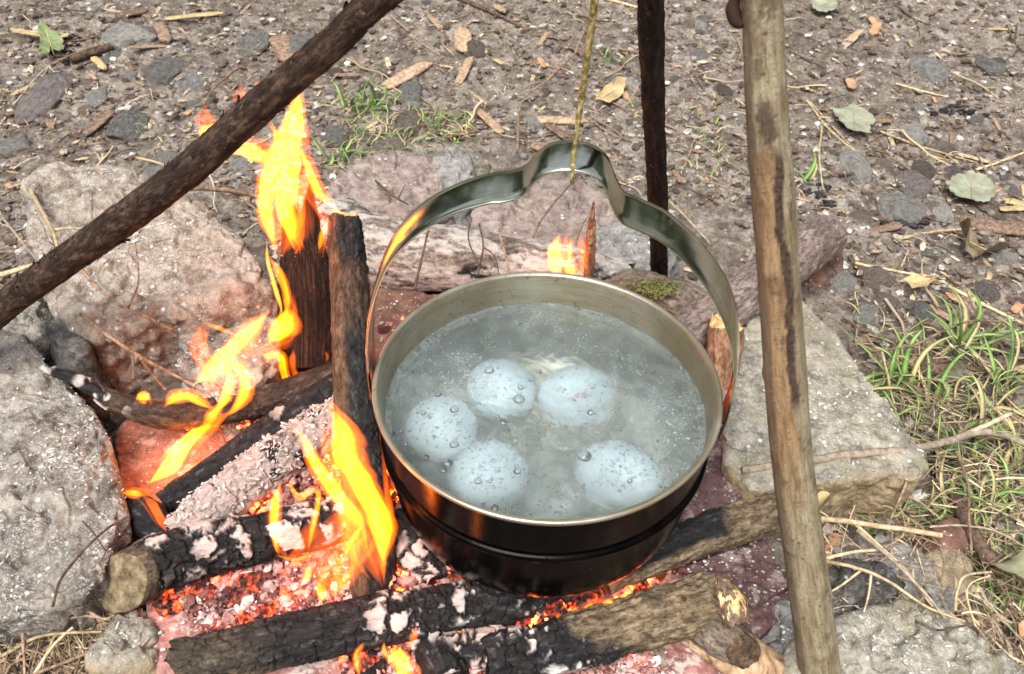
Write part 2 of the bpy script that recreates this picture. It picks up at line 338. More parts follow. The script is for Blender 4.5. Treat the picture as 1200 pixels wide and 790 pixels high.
# ================================================================ GROUND
def gheight(x, y):
    p = np.stack([x, y, 0*x], 1)
    h = .010*fbm(p, 5.5, 3, 3)+.006*fbm(p, 24, 3, 5)
    pit = np.exp(-((x/.42)**2+((y-.03)/.32)**2)**2)
    h = h*(1-.8*pit)-.006*pit
    return h
def ground():
    def axis(lo, hi, st, far):
        a = list(np.arange(lo, hi, st)); s = st; b = hi
        while b < far: s *= 1.22; b += s; a.append(b)
        s = st; b = lo; pre = []
        while b > -far: s *= 1.22; b -= s; pre.append(b)
        return np.array(pre[::-1]+a)
    X = axis(-1.15, 1.2, .0042, 120); Y = axis(-.22, 1.45, .0042, 120)
    gx, gy = np.meshgrid(X, Y, indexing='ij'); x = gx.ravel(); y = gy.ravel()
    z = gheight(x, y)
    p = np.stack([x, y, 0*x], 1)
    w = np.exp(-np.maximum(0, np.hypot(x, y)-3)*.4)
    F1, F2, I = worley(p+.004*np.stack([fbm(p, 90, 2, 1), fbm(p, 90, 2, 2), 0*x], 1), 55, 4)
    z = z+w*(.0055*fbm(p, 62, 3, 8, .65)+.0080*np.maximum(0, .55-F1)*(I > .42)+.0022*fbm(p, 230, 2, 9)-.004*sm(fbm(p, 22, 3, 12, .6, True), .45, .8))
    me = meshdata('ground', np.stack([x, y, z], 1), grid_quads(len(X), len(Y)), MAT['mud'])
    tag(obj('ground', me), 'trampled brown mud with grit and plant bits around the fire', kind='structure')
ground()
def G(x, y): return float(gheight(np.array([x]), np.array([y]))[0])
def atg(px, py, dz=0.):
    P = at(px, py, 0)
    P = at(px, py, G(P[0], P[1])+dz); return P

# ================================================================ STONES
TILE_Z = .012
def stone_mesh(poly, zt, bev=.015, tilt=(0, 0), amp=.006, freq=22, nt=260, nr=80, seed=1, z0=-.03, flare=.02, round_=5, dome=0., chip=.006, step=.0016, crf=26):
    P = np.array([at(x, y, zt)[:2] for x, y in poly]); c = P.mean(0)
    th = np.linspace(0, 2*np.pi, nt, endpoint=False); Rb = np.zeros(nt)
    for k, t in enumerate(th):
        d = np.array([math.cos(t), math.sin(t)]); best = 0
        for a, b in zip(P, np.roll(P, -1, 0)):
            e = b-a; den = d[0]*e[1]-d[1]*e[0]
            if abs(den) < 1e-12: continue
            q = a-c; tt = (q[0]*e[1]-q[1]*e[0])/den; uu = (q[0]*d[1]-q[1]*d[0])/den
            if tt > 0 and -1e-6 <= uu <= 1+1e-6: best = max(best, tt)
        Rb[k] = best
    ker = np.exp(-(np.arange(-12, 13)/max(.5, round_))**2); ker /= ker.sum()
    Rb = np.convolve(np.concatenate([Rb[-12:], Rb, Rb[:12]]), ker, 'valid')
    n_top, n_b, n_s = int(nr*.62), int(nr*.14), int(nr*.24)
    H = zt-z0; prof = []
    for k in range(n_top): prof.append((1, k/n_top, 0))
    for k in range(n_b):
        a = k/n_b*math.pi/2; prof.append((2, bev*(1-math.sin(a)), -bev*(1-math.cos(a))))
    for k in range(n_s+1): s = k/n_s; prof.append((2, -flare*s, -bev-s*(H-bev)))
    V = []
    for kind, a, dz in prof:
        r = np.maximum(Rb-bev, Rb*.3)*a if kind == 1 else np.maximum(Rb-a, Rb*.3)
        x = c[0]+np.cos(th)*r; y = c[1]+np.sin(th)*r
        rr = np.clip(r/np.maximum(Rb, 1e-6), 0, 1)
        w = np.clip(1+dz/H, 0, 1)
        z = zt+dz+w*(tilt[0]*(x-c[0])+tilt[1]*(y-c[1])+dome*(1-rr**2))
        V.append(np.stack([x, y, z], 1))
    V = np.array(V); du = np.gradient(V, axis=0); dv = np.roll(V, -1, 1)-np.roll(V, 1, 1)
    N = np.cross(dv, du); N[0] = (0, 0, -1); N /= np.linalg.norm(N, axis=2, keepdims=True)+1e-12
    if N[n_top//2, :, 2].mean() < 0: N = -N
    p = V.reshape(-1, 3)+seed*3.7
    d = amp*fbm(p, freq, 5, seed, .55)+amp*.8*fbm(p, freq*.4, 2, seed+9)-chip*sm(fbm(p, freq*1.6, 3, seed+4, .5, True), .35, .75)+.0012*fbm(p, 210, 3, seed+5, .7)
    if step:
        w1, w2, wi = worley(p+.02*np.stack([fbm(p, 18, 3, k, .6) for k in (1, 2, 3)], 1), crf, seed+2); d = d+step*(wi-.5)*2*sm(w2-w1, 0, .08)-step*.6*(1-sm(w2-w1, 0, .035))
    d[:nt] = d[:nt].mean()
    V2 = V.reshape(-1, 3)+N.reshape(-1, 3)*d[:, None]
    global SIDE; SIDE = np.repeat(sm(np.arange(len(prof)), n_top+n_b*.3, n_top+n_b*.9), nt)
    return V2, grid_quads(len(prof), nt, True), N.reshape(-1, 3), n_top*nt, c
FLAKES = Bag()
FV, FT = ICO[1]
def scatter_flakes(V, N, cnt, lo=.0004, hi=.0014, bag=FLAKES, mask=None):
    idx = np.where((N[:, 2] > .3) if mask is None else mask)[0]
    for i in RN.choice(idx, cnt):
        s = lo+(hi-lo)*RN.rand()**4; a = RN.rand()*6.28; e = .6+RN.rand()*2.4
        q = FV[:, :]*np.array([s*e, s/e**.5, s*.35]); q = q+RN.randn(*q.shape)*s*.12
        q = np.stack([q[:, 0]*math.cos(a)-q[:, 1]*math.sin(a), q[:, 0]*math.sin(a)+q[:, 1]*math.cos(a), q[:, 2]+q[:, 0]*RN.randn()*.4], 1)
        bag.add(q+V[i]+(RN.randn(3)*.0012)*[1, 1, 0]+[0, 0, s*.2], T=FT, a=RN.rand())
def stone(name, label, poly, zt, mat, cat='stone', flakes=0, **k):
    V, Q, N, nt_, c = stone_mesh(poly, zt, **k)
    loc = np.array([c[0], c[1], 0.]); me = meshdata(name, V-loc, Q, MAT[mat], {'side': SIDE*sm(-N[:, 1], -.2, .4)})
    o = tag(obj(name, me, loc=loc), label, cat)
    if flakes: scatter_flakes(V, N, int(flakes*1.6))
    return o
stone('boulder', 'big flat-topped grey stone dusted with white ash at the left edge', [(-130, 395), (-20, 385), (30, 392), (62, 425), (108, 470), (128, 505), (140, 560), (146, 610), (128, 648), (98, 690), (60, 704), (-20, 716), (-140, 722)], .060, 'rock_ash', 'boulder', 900, bev=.012, seed=2, nt=420, nr=170, amp=.004, tilt=(0, .05), round_=3, flare=-.012, step=.0042, crf=13)
stone('boulder', 'large pinkish stone behind the dark leaning pole, white ash on its right half', [(22, 222), (40, 203), (70, 195), (150, 197), (170, 205), (215, 225), (258, 242), (300, 285), (318, 318), (302, 336), (262, 340), (215, 346), (180, 352), (140, 366), (90, 366), (58, 345), (40, 310), (28, 270)], .105, 'rock_pink', 'boulder', 800, bev=.022, seed=3, nt=420, nr=170, amp=.006, freq=16, tilt=(-.04, .10), flare=-.01, chip=.007, step=.006, crf=14)
stone('stone', 'sooty square-edged stone under the pinkish boulder, next to the flames', [(208, 372), (300, 358), (325, 372), (322, 430), (250, 470), (212, 440)], .062, 'rock_ash', flakes=160, bev=.006, seed=5, amp=.005, nt=240, nr=100, flare=-.008)
stone('stone', 'reddish stone lying behind the pot handle on its left', [(380, 222), (395, 196), (440, 174), (470, 170), (520, 180), (540, 205), (535, 240), (480, 252), (400, 250)], .045, 'rock_red', flakes=30, bev=.016, seed=6, amp=.005, nt=220, nr=90)
stone('stone', 'bluish grey stone touching the right side of the reddish stone', [(505, 172), (525, 164), (552, 176), (560, 205), (545, 236), (520, 225)], .050, 'rock_grey', bev=.012, seed=7, amp=.004, nt=160, nr=60)
stone('stone', 'flat mauve brown stone under the arch of the handle', [(545, 236), (600, 205), (680, 205), (730, 235), (745, 270), (700, 300), (600, 300), (550, 275)], .026, 'rock_red', bev=.014, seed=8, amp=.006, nt=220, nr=90, chip=.008)
stone('stone', 'pale grey stone between the arch of the handle and the back pole', [(690, 262), (740, 245), (790, 262), (800, 300), (770, 325), (705, 330)], .034, 'rock_grey', bev=.014, seed=9, amp=.005, nt=200, nr=80, flakes=30)
stone('flat_stone', 'broad speckled grey slab behind the right pole, beside the grass', [(842, 412), (880, 375), (938, 352), (985, 395), (1020, 440), (1062, 500), (1092, 540), (1080, 556), (1020, 553), (960, 565), (880, 575), (850, 540)], .062, 'rock_slab', 'slab', 420, bev=.006, seed=10, nt=420, nr=170, amp=.0035, tilt=(-.02, .03), round_=1.2, step=.0012, crf=12, chip=.003, flare=-.006, z0=-.01)
stone('stone', 'mossy grey stone in the bottom right corner, strewn with dry needles', [(935, 742), (985, 712), (1060, 690), (1110, 700), (1180, 752), (1230, 800), (1220, 900), (930, 900), (915, 800)], .034, 'rock_slab', 'stone', 420, bev=.016, seed=11, nt=380, nr=150, amp=.006, chip=.008)
stone('stone', 'brown rounded stone half hidden behind the right pole under dry twigs', [(950, 668), (985, 645), (1040, 650), (1072, 680), (1050, 712), (990, 725), (955, 712)], .026, 'rock_dark', bev=.018, seed=12, nt=200, nr=80, amp=.005, dome=.01)
stone('stone', 'light grey rubbly stone right of the pole, under thin twigs', [(975, 640), (1010, 612), (1060, 618), (1110, 660), (1135, 700), (1100, 712), (1040, 690), (990, 668)], .018, 'rock_grey', bev=.012, seed=13, nt=200, nr=80, amp=.007, flakes=130, chip=.008)
stone('stone', 'dark red stone in the dead grass on the right', [(1092, 612), (1120, 602), (1140, 615), (1135, 640), (1105, 645)], .022, 'tile_brown', bev=.008, seed=14, nt=120, nr=50, amp=.003)
stone('stone', 'dull brown stone below the dark red one on the right', [(1088, 640), (1122, 636), (1145, 655), (1140, 690), (1105, 690), (1085, 665)], .020, 'tan_side', bev=.01, seed=15, nt=120, nr=50, amp=.004)
stone('stone', 'dark purplish stone behind the cut end of the grey log', [(932, 262), (950, 250), (978, 258), (990, 275), (978, 296), (948, 292)], .040, 'tile_brown', bev=.012, seed=16, nt=120, nr=50, amp=.003, flakes=12)
stone('stone', 'black coal-like stone on the ash behind the thin forked twig', [(50, 372), (72, 366), (104, 402), (98, 420), (72, 410), (55, 392)], .078, 'rock_dark', bev=.006, seed=17, nt=120, nr=50, amp=.004)
stone('stone', 'small sooty grey stone wedged between the two left boulders', [(0, 330), (30, 318), (52, 350), (50, 388), (10, 392), (-20, 370)], .06, 'rock_ash', bev=.01, seed=18, nt=160, nr=60, amp=.005, flakes=60)
stone('stone', 'greenish grey stone lump beside the sawn log end, bottom left', [(130, 712), (168, 700), (185, 730), (176, 775), (130, 790), (95, 770)], .018, 'rock_slab', bev=.012, seed=19, nt=160, nr=60, amp=.006, flakes=60)
stone('stone', 'grey crumbled stone right of the split wood, against the right pole foot', [(905, 700), (930, 690), (960, 715), (955, 790), (930, 815), (900, 770)], .016, 'rock_grey', bev=.01, seed=20, nt=160, nr=60, amp=.007, flakes=80)

# clay tiles of the hearth: real slabs with worn edges
def tile(name, label, poly, zt, th, mat, seed, **k):
    kw = dict(bev=.0025, seed=seed, nt=300, nr=70, amp=.0012, freq=30, z0=zt-th, flare=0, round_=.8, chip=.0015, step=.0004); kw.update(k)
    return stone(name, label, poly, zt, mat, 'clay tile', **kw)
tile('clay_tile', 'orange-red clay tile under the left flames with a cracked corner', [(133, 505), (150, 488), (345, 425), (400, 440), (420, 520), (300, 600), (215, 640), (152, 640)], .013, .02, 'tile_orange', 21)
tile('clay_tile', 'pinkish ash-dusted clay tile under the lower left embers', [(168, 700), (175, 690), (400, 590), (520, 600), (560, 700), (520, 830), (190, 830)], .009, .02, 'tile_pink', 22)
tile('clay_tile', 'dull purple clay tile right of the pot, touching the slab', [(800, 545), (862, 500), (882, 572), (868, 584), (830, 600), (780, 612)], .048, .045, 'tile_purple', 23)
tile('clay_tile', 'sooty purple clay tile above the fresh-cut log end', [(795, 665), (900, 628), (925, 690), (870, 712), (800, 720)], .014, .02, 'tile_purple', 24)
tile('clay_tile', 'brown clay tile behind the left side of the pot', [(425, 330), (520, 345), (600, 380), (560, 480), (430, 480)], .022, .02, 'tile_brown', 25)
tile('clay_tile', 'reddish clay tile below the front logs at the bottom edge', [(560, 720), (760, 690), (850, 715), (860, 830), (560, 830)], .007, .02, 'tile_pink', 26)
tile('clay_tile', 'narrow grey tile right of the fresh-cut log end', [(850, 722), (928, 688), (935, 700), (890, 750)], .010, .012, 'tile_purple', 27)

# ================================================================ TUBES, LOGS, POLES
def resample(P, rad, n):
    P = np.asarray(P, float); rad = np.asarray(rad, float)
    if len(P) > 2:                                   # Catmull-Rom
        Q, q = [], []; E = np.vstack([2*P[0]-P[1], P, 2*P[-1]-P[-2]])
        for i in range(len(P)-1):
            for t in np.linspace(0, 1, 24, endpoint=False):
                a, b, c, d = E[i:i+4]
                Q.append(.5*((2*b)+(-a+c)*t+(2*a-5*b+4*c-d)*t*t+(-a+3*b-3*c+d)*t**3)); q.append(rad[i]+(rad[i+1]-rad[i])*t)
        Q.append(P[-1]); q.append(rad[-1]); P, rad = np.array(Q), np.array(q)
    L = np.concatenate([[0], np.cumsum(np.linalg.norm(np.diff(P, axis=0), axis=1))]); s = np.linspace(0, L[-1], n)
    return np.stack([np.interp(s, L, P[:, k]) for k in range(3)], 1), np.interp(s, L, rad), s
def frames(P):
    T = np.gradient(P, axis=0); T /= np.linalg.norm(T, axis=1, keepdims=True)+1e-12
    a = np.array([0, 0, 1.]) if abs(T[0, 2]) < .9 else np.array([1., 0, 0])
    A = [np.cross(T[0], a)/np.linalg.norm(np.cross(T[0], a))]
    for i in range(1, len(P)):
        v = A[-1]-T[i]*(A[-1]@T[i]); A.append(v/np.linalg.norm(v))
    A = np.array(A); return T, A, np.cross(T, A)
def tube(P, rad, n, m, flat=1.):
    P, rad, s = resample(P, rad, n); T, A, B = frames(P); th = np.linspace(0, 2*np.pi, m, endpoint=False)
    N = A[:, None]*np.cos(th)[None, :, None]+B[:, None]*np.sin(th)[None, :, None]
    V = P[:, None]+(A[:, None]*np.cos(th)[None, :, None]+B[:, None]*(np.sin(th)*flat)[None, :, None])*rad[:, None, None]
    return V.reshape(-1, 3), grid_quads(n, m, True), N.reshape(-1, 3), np.repeat(s, m), (P, rad, T, A, B, s)
def cheap_tube(bag, P, rad, n=6, m=4, a=0.):
    V, Q, N, s, fr = tube(P, rad, n, m); k = len(V); V = np.vstack([V, fr[0][0], fr[0][-1]])
    T1 = [(k, (j+1) % m, j) for j in range(m)]+[(k+1, k-m+j, k-m+(j+1) % m) for j in range(m)]
    bag.add(V, T=np.array(T1), Q=Q, a=a)
# woods added out of the frame to give the pot and handle dark reflections
def woods():
    b = Bag(); V0, T0 = ICO[1]
    for k in range(46):
        a = k/46*6.283+RN.randn()*.05; d = RN.uniform(9, 14); x, y = d*math.cos(a), d*math.sin(a); h = RN.uniform(3.5, 6.8)
        cheap_tube(b, [np.array([x, y, -.2]), np.array([x+RN.randn()*.2, y, h*.5]), np.array([x+RN.randn()*.4, y, h])], [.16, .12, .03], 6, 7, 1.)
        for j in range(110):
            c = np.array([x, y, 0])+np.array([RN.randn()*1.1, RN.randn()*1.1, h*RN.uniform(.12, 1)]); s = RN.uniform(.12, .38)
            b.add(V0*s*[1, 1, .6]+RN.randn(*V0.shape)*s*.3+c, T=T0, a=RN.rand()*.7)
    m = M('woodland', .8, spec=.2); m.base(m.ramp(m.attr('v'), [(0, (.03, .05, .015)), (.7, (.09, .12, .04)), (.95, (.12, .09, .06))]))
    tag(obj('woods', b.mesh('woods', m.m, False)), 'far-off dark green woods added out of view for dark reflections', kind='stuff')
woods()

def px_of(V):
    v = V-CAM; k = v@F; return 600+FPX*(v@R)/k, 395-FPX*(v@U)/k
def cap_mesh(c, T, A, B, rad, mat, splinter=0., seed=0, rings=14, m=48, out=.0015, fit=None):
    V = []; th = np.linspace(0, 2*np.pi, m, endpoint=False)
    for k in range(rings+1):
        t = k/rings
        rr = rad*t if fit is None else fit*t
        V.append(c+A*(np.cos(th)*rr)[:, None]+B*(np.sin(th)*rr)[:, None]+T*out*(1 if k < rings else -1.5))
    V = np.array(V).reshape(-1, 3); p = V+seed
    w = np.repeat((np.arange(rings+1) < rings), m)
    V = V+T[None]*(w*(.0006*fbm(p, 300, 3, seed)+.0003*np.sin(np.repeat(np.arange(rings+1), m)*2.1)))[:, None]
    if splinter: V = V+T[None]*(w*splinter*np.maximum(0, fbm(p*[1, 1, 1], 160, 3, seed+3, .7)+.25))[:, None]
    return meshdata('cut_end', V, grid_quads(rings+1, m, True), MAT[mat])
def log(name, label, P, rad, mat,  cat='log', n=280, m=84, bark=.0011, freq=55, cracks=0., crackf=60, seed=1, attr=None, lump=.0015,
        ends=(None, None), splinter=(0, 0), taper_ends=(0, 0), oval=1., plate=.0014, knots=(), parent=None, jag=(0, 0), cut=(None, None)):
    V, Q, N, s, fr = tube(P, rad, n, m, oval); Pc, rd, T, A, B, sc = fr; L = sc[-1]; p = V+seed*1.31; ss = s/L
    Tn = np.repeat(T, m, 0)
    al = (p-np.repeat(Pc+seed*1.31, m, 0))                                           # radial offset, for grain that runs lengthwise
    g = al*1.0+Tn*(s*.28)[:, None]
    d = bark*fbm(g+seed, freq*2.2, 4, seed, .6, True)+lump*fbm(p, 26, 3, seed+1)+bark*.5*fbm(p, 260, 2, seed+2)
    F1, F2, I = worley(p+.009*np.stack([fbm(p, 75, 4, k, .65) for k in (1, 2, 3)], 1), crackf, seed)
    edge = F2-F1; at_ = {'char': np.ones(len(V))*0., 'ash': np.zeros(len(V)), 'heat': np.zeros(len(V))}
    if attr:
        at_ = attr(ss, V, N, edge, I, p, fr); d = d-cracks*(1-sm(edge, 0, .16))*at_.get('char', 1)+plate*at_.get('ash', 0)
    at_['g'] = np.stack([(al*np.repeat(A, m, 0)).sum(1)+seed, (al*np.repeat(B, m, 0)).sum(1), s], 1)
    for ks, ka, kr, kh in knots:
        c0 = Pc[int(ks*(len(Pc)-1))]; i = int(ks*(len(Pc)-1)); q = c0+rd[i]*(A[i]*math.cos(ka)+B[i]*math.sin(ka))
        d = d+kh*np.exp(-(np.linalg.norm(V-q, axis=1)/kr)**2)
    fit = None
    V = V+N*d[:, None]
    if jag[0] or jag[1]:                              # burnt or snapped ends that are not cut square
        ang = fbm(al*1.0+9, 95, 2, seed+7)
        V = V+Tn*(jag[0]*ang*(1-sm(ss, 0, .06))+jag[1]*ang*sm(ss, .94, 1))[:, None]
    for e, i in ((0, 0), (1, -1)):                    # ends sawn or snapped at an angle
        if cut[e] is not None:
            nC = np.array(cut[e], float); nC /= np.linalg.norm(nC); t0 = T[i]; wv = (1-sm(ss, 0, .16)) if e == 0 else sm(ss, .84, 1)
            rad_ = V-np.repeat(Pc, m, 0); sh = -(rad_@nC)/(t0@nC); V = V+t0[None]*(sh*wv)[:, None]
    c = Pc[len(Pc)//2]*[1, 1, 0]
    caps = []
    for e, (i, sgn) in enumerate(((0, -1), (-1, 1))):
        row = V[:m] if i == 0 else V[-m:]
        cc = row.mean(0); k = cc
        if ends[e] is None:
            nv = len(V); V = np.vstack([V, cc+T[i]*sgn*rd[i]*.12]); base = 0 if i == 0 else (n-1)*m
            t_ = np.array([(nv, base+(j+1) % m, base+j) if sgn < 0 else (nv, base+j, base+(j+1) % m) for j in range(m)])
            caps.append(t_); at_ = {a: np.append(v, v[base:base+1], axis=0) for a, v in at_.items()}
    global LAST; LAST = (V[:n*m], N, Tn)
    root = None
    has_parts = any(ends) or False
    if has_parts and parent is None:
        root = empty(name, c, label, cat); par = root; off = c
        body = obj('bark', meshdata('bark', V-off, [Q]+caps, MAT[mat], at_), root)
    else:
        off = c if parent is None else np.array(parent.location)
        body = obj(name, meshdata(name, V-off, [Q]+caps, MAT[mat], at_), parent, loc=None if parent is not None else c)
        if parent is None: tag(body, label, cat)
        root = body
    for e, (i, sgn) in enumerate(((0, -1), (-1, 1))):
        if ends[e]:
            row = V[:m] if i == 0 else V[(n-1)*m:n*m]
            cc = row.mean(0); rr = np.linalg.norm(row-cc, axis=1)
            # rings of the cap follow the bark's own outline
            V3 = []; rings = 14
            tt = T[i]*sgn
            for k in range(rings+1): V3.append(cc+(row-cc)*(k/rings)*(1.0 if k < rings else .995)+tt*(.0008 if k < rings else -.001))
            V3 = np.array(V3).reshape(-1, 3); w = np.repeat((np.arange(rings+1) < rings-1), m)
            V3 = V3+tt*(w*(.0007*fbm(V3, 260, 3, seed)+.0004*np.sin(np.repeat(np.arange(rings+1), m)*2.4)))[:, None]
            if splinter[e]: V3 = V3+tt*(w*splinter[e]*np.maximum(0, fbm(V3+seed, 130, 3, seed+3, .75)+.3))[:, None]
            obj('cut_end', meshdata('cut_end', V3-off, grid_quads(rings+1, m, True), MAT[ends[e]]), root if root.type == 'EMPTY' else None)
    return root
def flakes_on(root, cnt, mat, s0, s1, name='loose_bark', lift=.0006, up=None):
    V, N, T = LAST; b = Bag(); o0 = np.array(root.location)
    for i in RN.randint(0, len(V), cnt):
        if up is not None and N[i]@np.array(up) < 0: continue
        s = s0+(s1-s0)*RN.rand()**2; n = N[i]; t = T[i]+RN.randn(3)*.35; t -= n*(t@n); t /= np.linalg.norm(t); q = np.cross(n, t); k = 7; W = s*RN.uniform(.12, .35); P = []
        for a in np.linspace(-1, 1, k):
            h = lift+s*.22*max(0, a)**2*RN.uniform(.3, 1.3); w = W*(1-.6*abs(a))*(1+.3*RN.randn()*.5); c = V[i]+t*a*s*.5+n*h
            P += [c-q*w, c+n*W*.25, c+q*w, c-n*W*.12]
        b.add(np.array(P)-o0, Q=grid_quads(k, 4, True), a=RN.rand())
    return tag(obj(name, b.mesh(name, MAT[mat], False), root), kind='stuff')
def A_char(c0, c1, ash=.5, ashthr=.5, ashr=(0, 1), heat=0., invert=False, plates=True, top=True):
    """char runs from c0 (none) to c1 (full) along the log; ash plates on charred, upward faces"""
    def f(ss, V, N, edge, I, p, fr):
        w = fbm(p, 40, 3, 21)*.12
        ch = sm(ss+w, c0, c1) if c1 > c0 else 1-sm(ss+w, c1, c0)
        reg = sm(ss+w, ashr[0]-.05, ashr[0]+.05)*(1-sm(ss+w, ashr[1]-.05, ashr[1]+.05))
        a = (I > 1-ash)*sm(edge+.22*fbm(p, 150, 3, 39, .7), .12, .26)*sm(fbm(p, 62, 4, 41, .65), -.45, -.05) if plates else sm(fbm(p, 75, 4, 31, .6), .35-ash*.7, .5-ash*.7)
        if top: a = a*sm(N[:, 2]+.3*fbm(p, 60, 2, 33), -.15, .25)
        a = a*reg*ch*sm(fbm(p, 34, 2, 35), -.5, .0)
        h = (1-sm(edge, .02, .14))*sm(fbm(p, 30, 2, 37), .0, .3)*ch*heat
        return {'char': ch, 'ash': a, 'heat': h}
    return f

# tripod poles. The knot where they cross is above the frame
APEX = aty(792, -347, (0, .0, 0))
def through(px, py, depth): return atd(px, py, depth)
def pole_path(p_far, foot, top_px, top_depth):
    return foot, atd(*top_px, top_depth)
# left pole: foot on the ground outside the frame
fl = at(-190, 519, 0.0)
k = [(449, -5, .425), (400, 41, .45), (296, 132, .51), (220, 200, .545), (137, 263, .60), (60, 318, .66), (0, 363, .715)]
PL = [atd(866, -347, .30)]+[atd(*q) for q in k]+[fl]
log('tripod_pole', 'dark flaky-barked pole slanting across the top left in front of the flames', PL[::-1], [.0122, .0116, .0111, .0105, .0098, .0091, .0077, .0072, .0064], 'bark_dark', 'pole', n=760, m=56, bark=.0007, lump=.0006, freq=70, seed=41)
root_ = [o for o in COL.objects if o.name.startswith('tripod_pole')][-1]; flakes_on(root_, 380, 'twig_dark', .002, .008, lift=.0002)
fb = at(776, 322, 0.0)
log('tripod_pole', 'sooty reddish-black back pole standing upright behind the pot', [fb-np.array([0, 0, .02]), atd(771, 240, .76), atd(766, 130, .60), atd(762, 0, .455), atd(747, -347, .30)], [.0085, .0080, .0075, .0066, .0055], 'bark_sooty', 'pole', n=420, m=44, bark=.0007, lump=.0006, seed=42)
flakes_on([o for o in COL.objects if o.name.startswith('tripod_pole')][-1], 160, 'twig_dark', .002, .006)
def pole_attr(ss, V, N, edge, I, p, fr):
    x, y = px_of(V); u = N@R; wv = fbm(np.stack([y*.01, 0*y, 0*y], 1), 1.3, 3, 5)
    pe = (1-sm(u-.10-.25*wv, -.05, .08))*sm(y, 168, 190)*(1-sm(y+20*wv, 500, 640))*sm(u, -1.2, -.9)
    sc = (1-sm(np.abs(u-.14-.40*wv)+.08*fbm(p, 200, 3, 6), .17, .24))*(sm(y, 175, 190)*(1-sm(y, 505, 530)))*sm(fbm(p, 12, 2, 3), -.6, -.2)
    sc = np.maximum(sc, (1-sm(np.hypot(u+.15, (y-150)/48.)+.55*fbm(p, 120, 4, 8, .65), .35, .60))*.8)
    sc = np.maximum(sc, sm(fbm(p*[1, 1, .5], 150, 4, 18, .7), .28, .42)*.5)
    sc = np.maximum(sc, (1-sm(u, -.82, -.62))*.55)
    return {'peel': pe, 'scar': np.clip(sc, 0, 1), 'ash': sc*-1., 'char': 0*sc}
fr_ = at(966, 830, 0.0)
PR = [fr_-np.array([0, 0, .015]), atd(960, 790, .615), atd(944, 660, .555), atd(927, 528, .51), atd(908, 264, .44), atd(898, 130, .41), atd(892, 0, .385), atd(866, -347, .31)]
log('tripod_pole', 'olive-brown front pole with a dark wavy bark scar, right of the pot', PR, [.0155, .0142, .0125, .0116, .0103, .0096, .0088, .0072], 'pole', 'pole', n=760, m=64, bark=.0003, lump=.0005, plate=.0006, seed=43, attr=pole_attr,
    knots=((.30, 2.2, .004, .0014), (.22, 4.1, .004, .0016), (.5, 1.2, .004, .0013), (.42, 5.2, .004, .0012), (.14, 3.1, .004, .0015), (.61, 2.6, .005, .0016), (.7, .9, .004, .0013), (.35, .2, .003, .0012), (.18, 5.8, .003, .0012)))
# peeling strip at the top of the right pole
b = Bag(); cheap_tube(b, [atd(862, -5, .392), atd(859, 12, .392), atd(864, 26, .392), atd(872, 30, .39)], [.002, .0034, .003, .001], 14, 8)
tag(obj('bark_strip', b.mesh('bark_strip', MAT['bark_sooty'])), 'dark curl of bark peeling off the top of the front pole', 'bark')

# logs of the fire
def lp(*q): return [at(x, y, z) for x, y, z in q]
log('log', 'charred log with round sawn end and white ash plates, lower left', lp((141, 683, .040), (200, 655, .039), (300, 632, .036), (395, 608, .034), (440, 596, .032)), [.0205, .0200, .0185, .017, .014], 'char_end', n=420, m=120, cracks=.0030, crackf=52, seed=51, lump=.0032,
    attr=A_char(.04, .16, .66, ashr=(.10, 1.1), heat=.9), ends=('cut', None), jag=(0, .012), cut=((-.40, -.72, .56), None))
log('log', 'long black charred log lying across the front of the fire', lp((206, 768, .020), (260, 768, .024), (350, 748, .030), (450, 726, .034), (540, 710, .030), (600, 704, .026), (660, 686, .022)), [.0125, .0165, .0180, .0178, .0172, .0165, .015], 'char_tan', n=460, m=110, cracks=.0030, crackf=70, seed=52, lump=.0018,
    attr=lambda ss, V, N, edge, I, p, fr: {'char': np.clip(.72+.28*sm(ss, .1, .3)-.75*(1-sm(ss, .0, .36))*sm(-N[:, 2]+.4*fbm(p, 40, 2, 3), -.3, .25), 0, 1), 'ash': (I > .42)*sm(edge+.2*fbm(p, 150, 3, 39, .7), .14, .26)*sm(fbm(p, 70, 4, 41, .65), -.15, .10)*sm(ss, .44, .52)*(1-sm(ss, .90, 1))*sm(N[:, 2], .0, .4)*.9, 'heat': 0*ss}, jag=(.009, .0))
log('log', 'brown-barked log, blackened at left, running from the pot behind the front pole', lp((705, 676, .026), (770, 648, .032), (840, 620, .034), (925, 592, .034), (945, 586, .034)), [.014, .0152, .0152, .0148, .0146], 'char_tan', n=320, m=100, cracks=.0012, crackf=70, seed=53, lump=.003, bark=.0024,
    attr=lambda ss, V, N, edge, I, p, fr: (lambda ch: {'char': ch, 'ash': (I > .78)*sm(edge, .1, .25)*ch*sm(N[:, 2], .3, .6)*.8, 'heat': 0*ss})(np.clip((1-sm(ss+.10*fbm(p, 40, 3, 2), .50, .62))*sm(N@U+.3*fbm(p, 50, 2, 9), -.15, .15), 0, 1)), ends=(None, 'cut'))
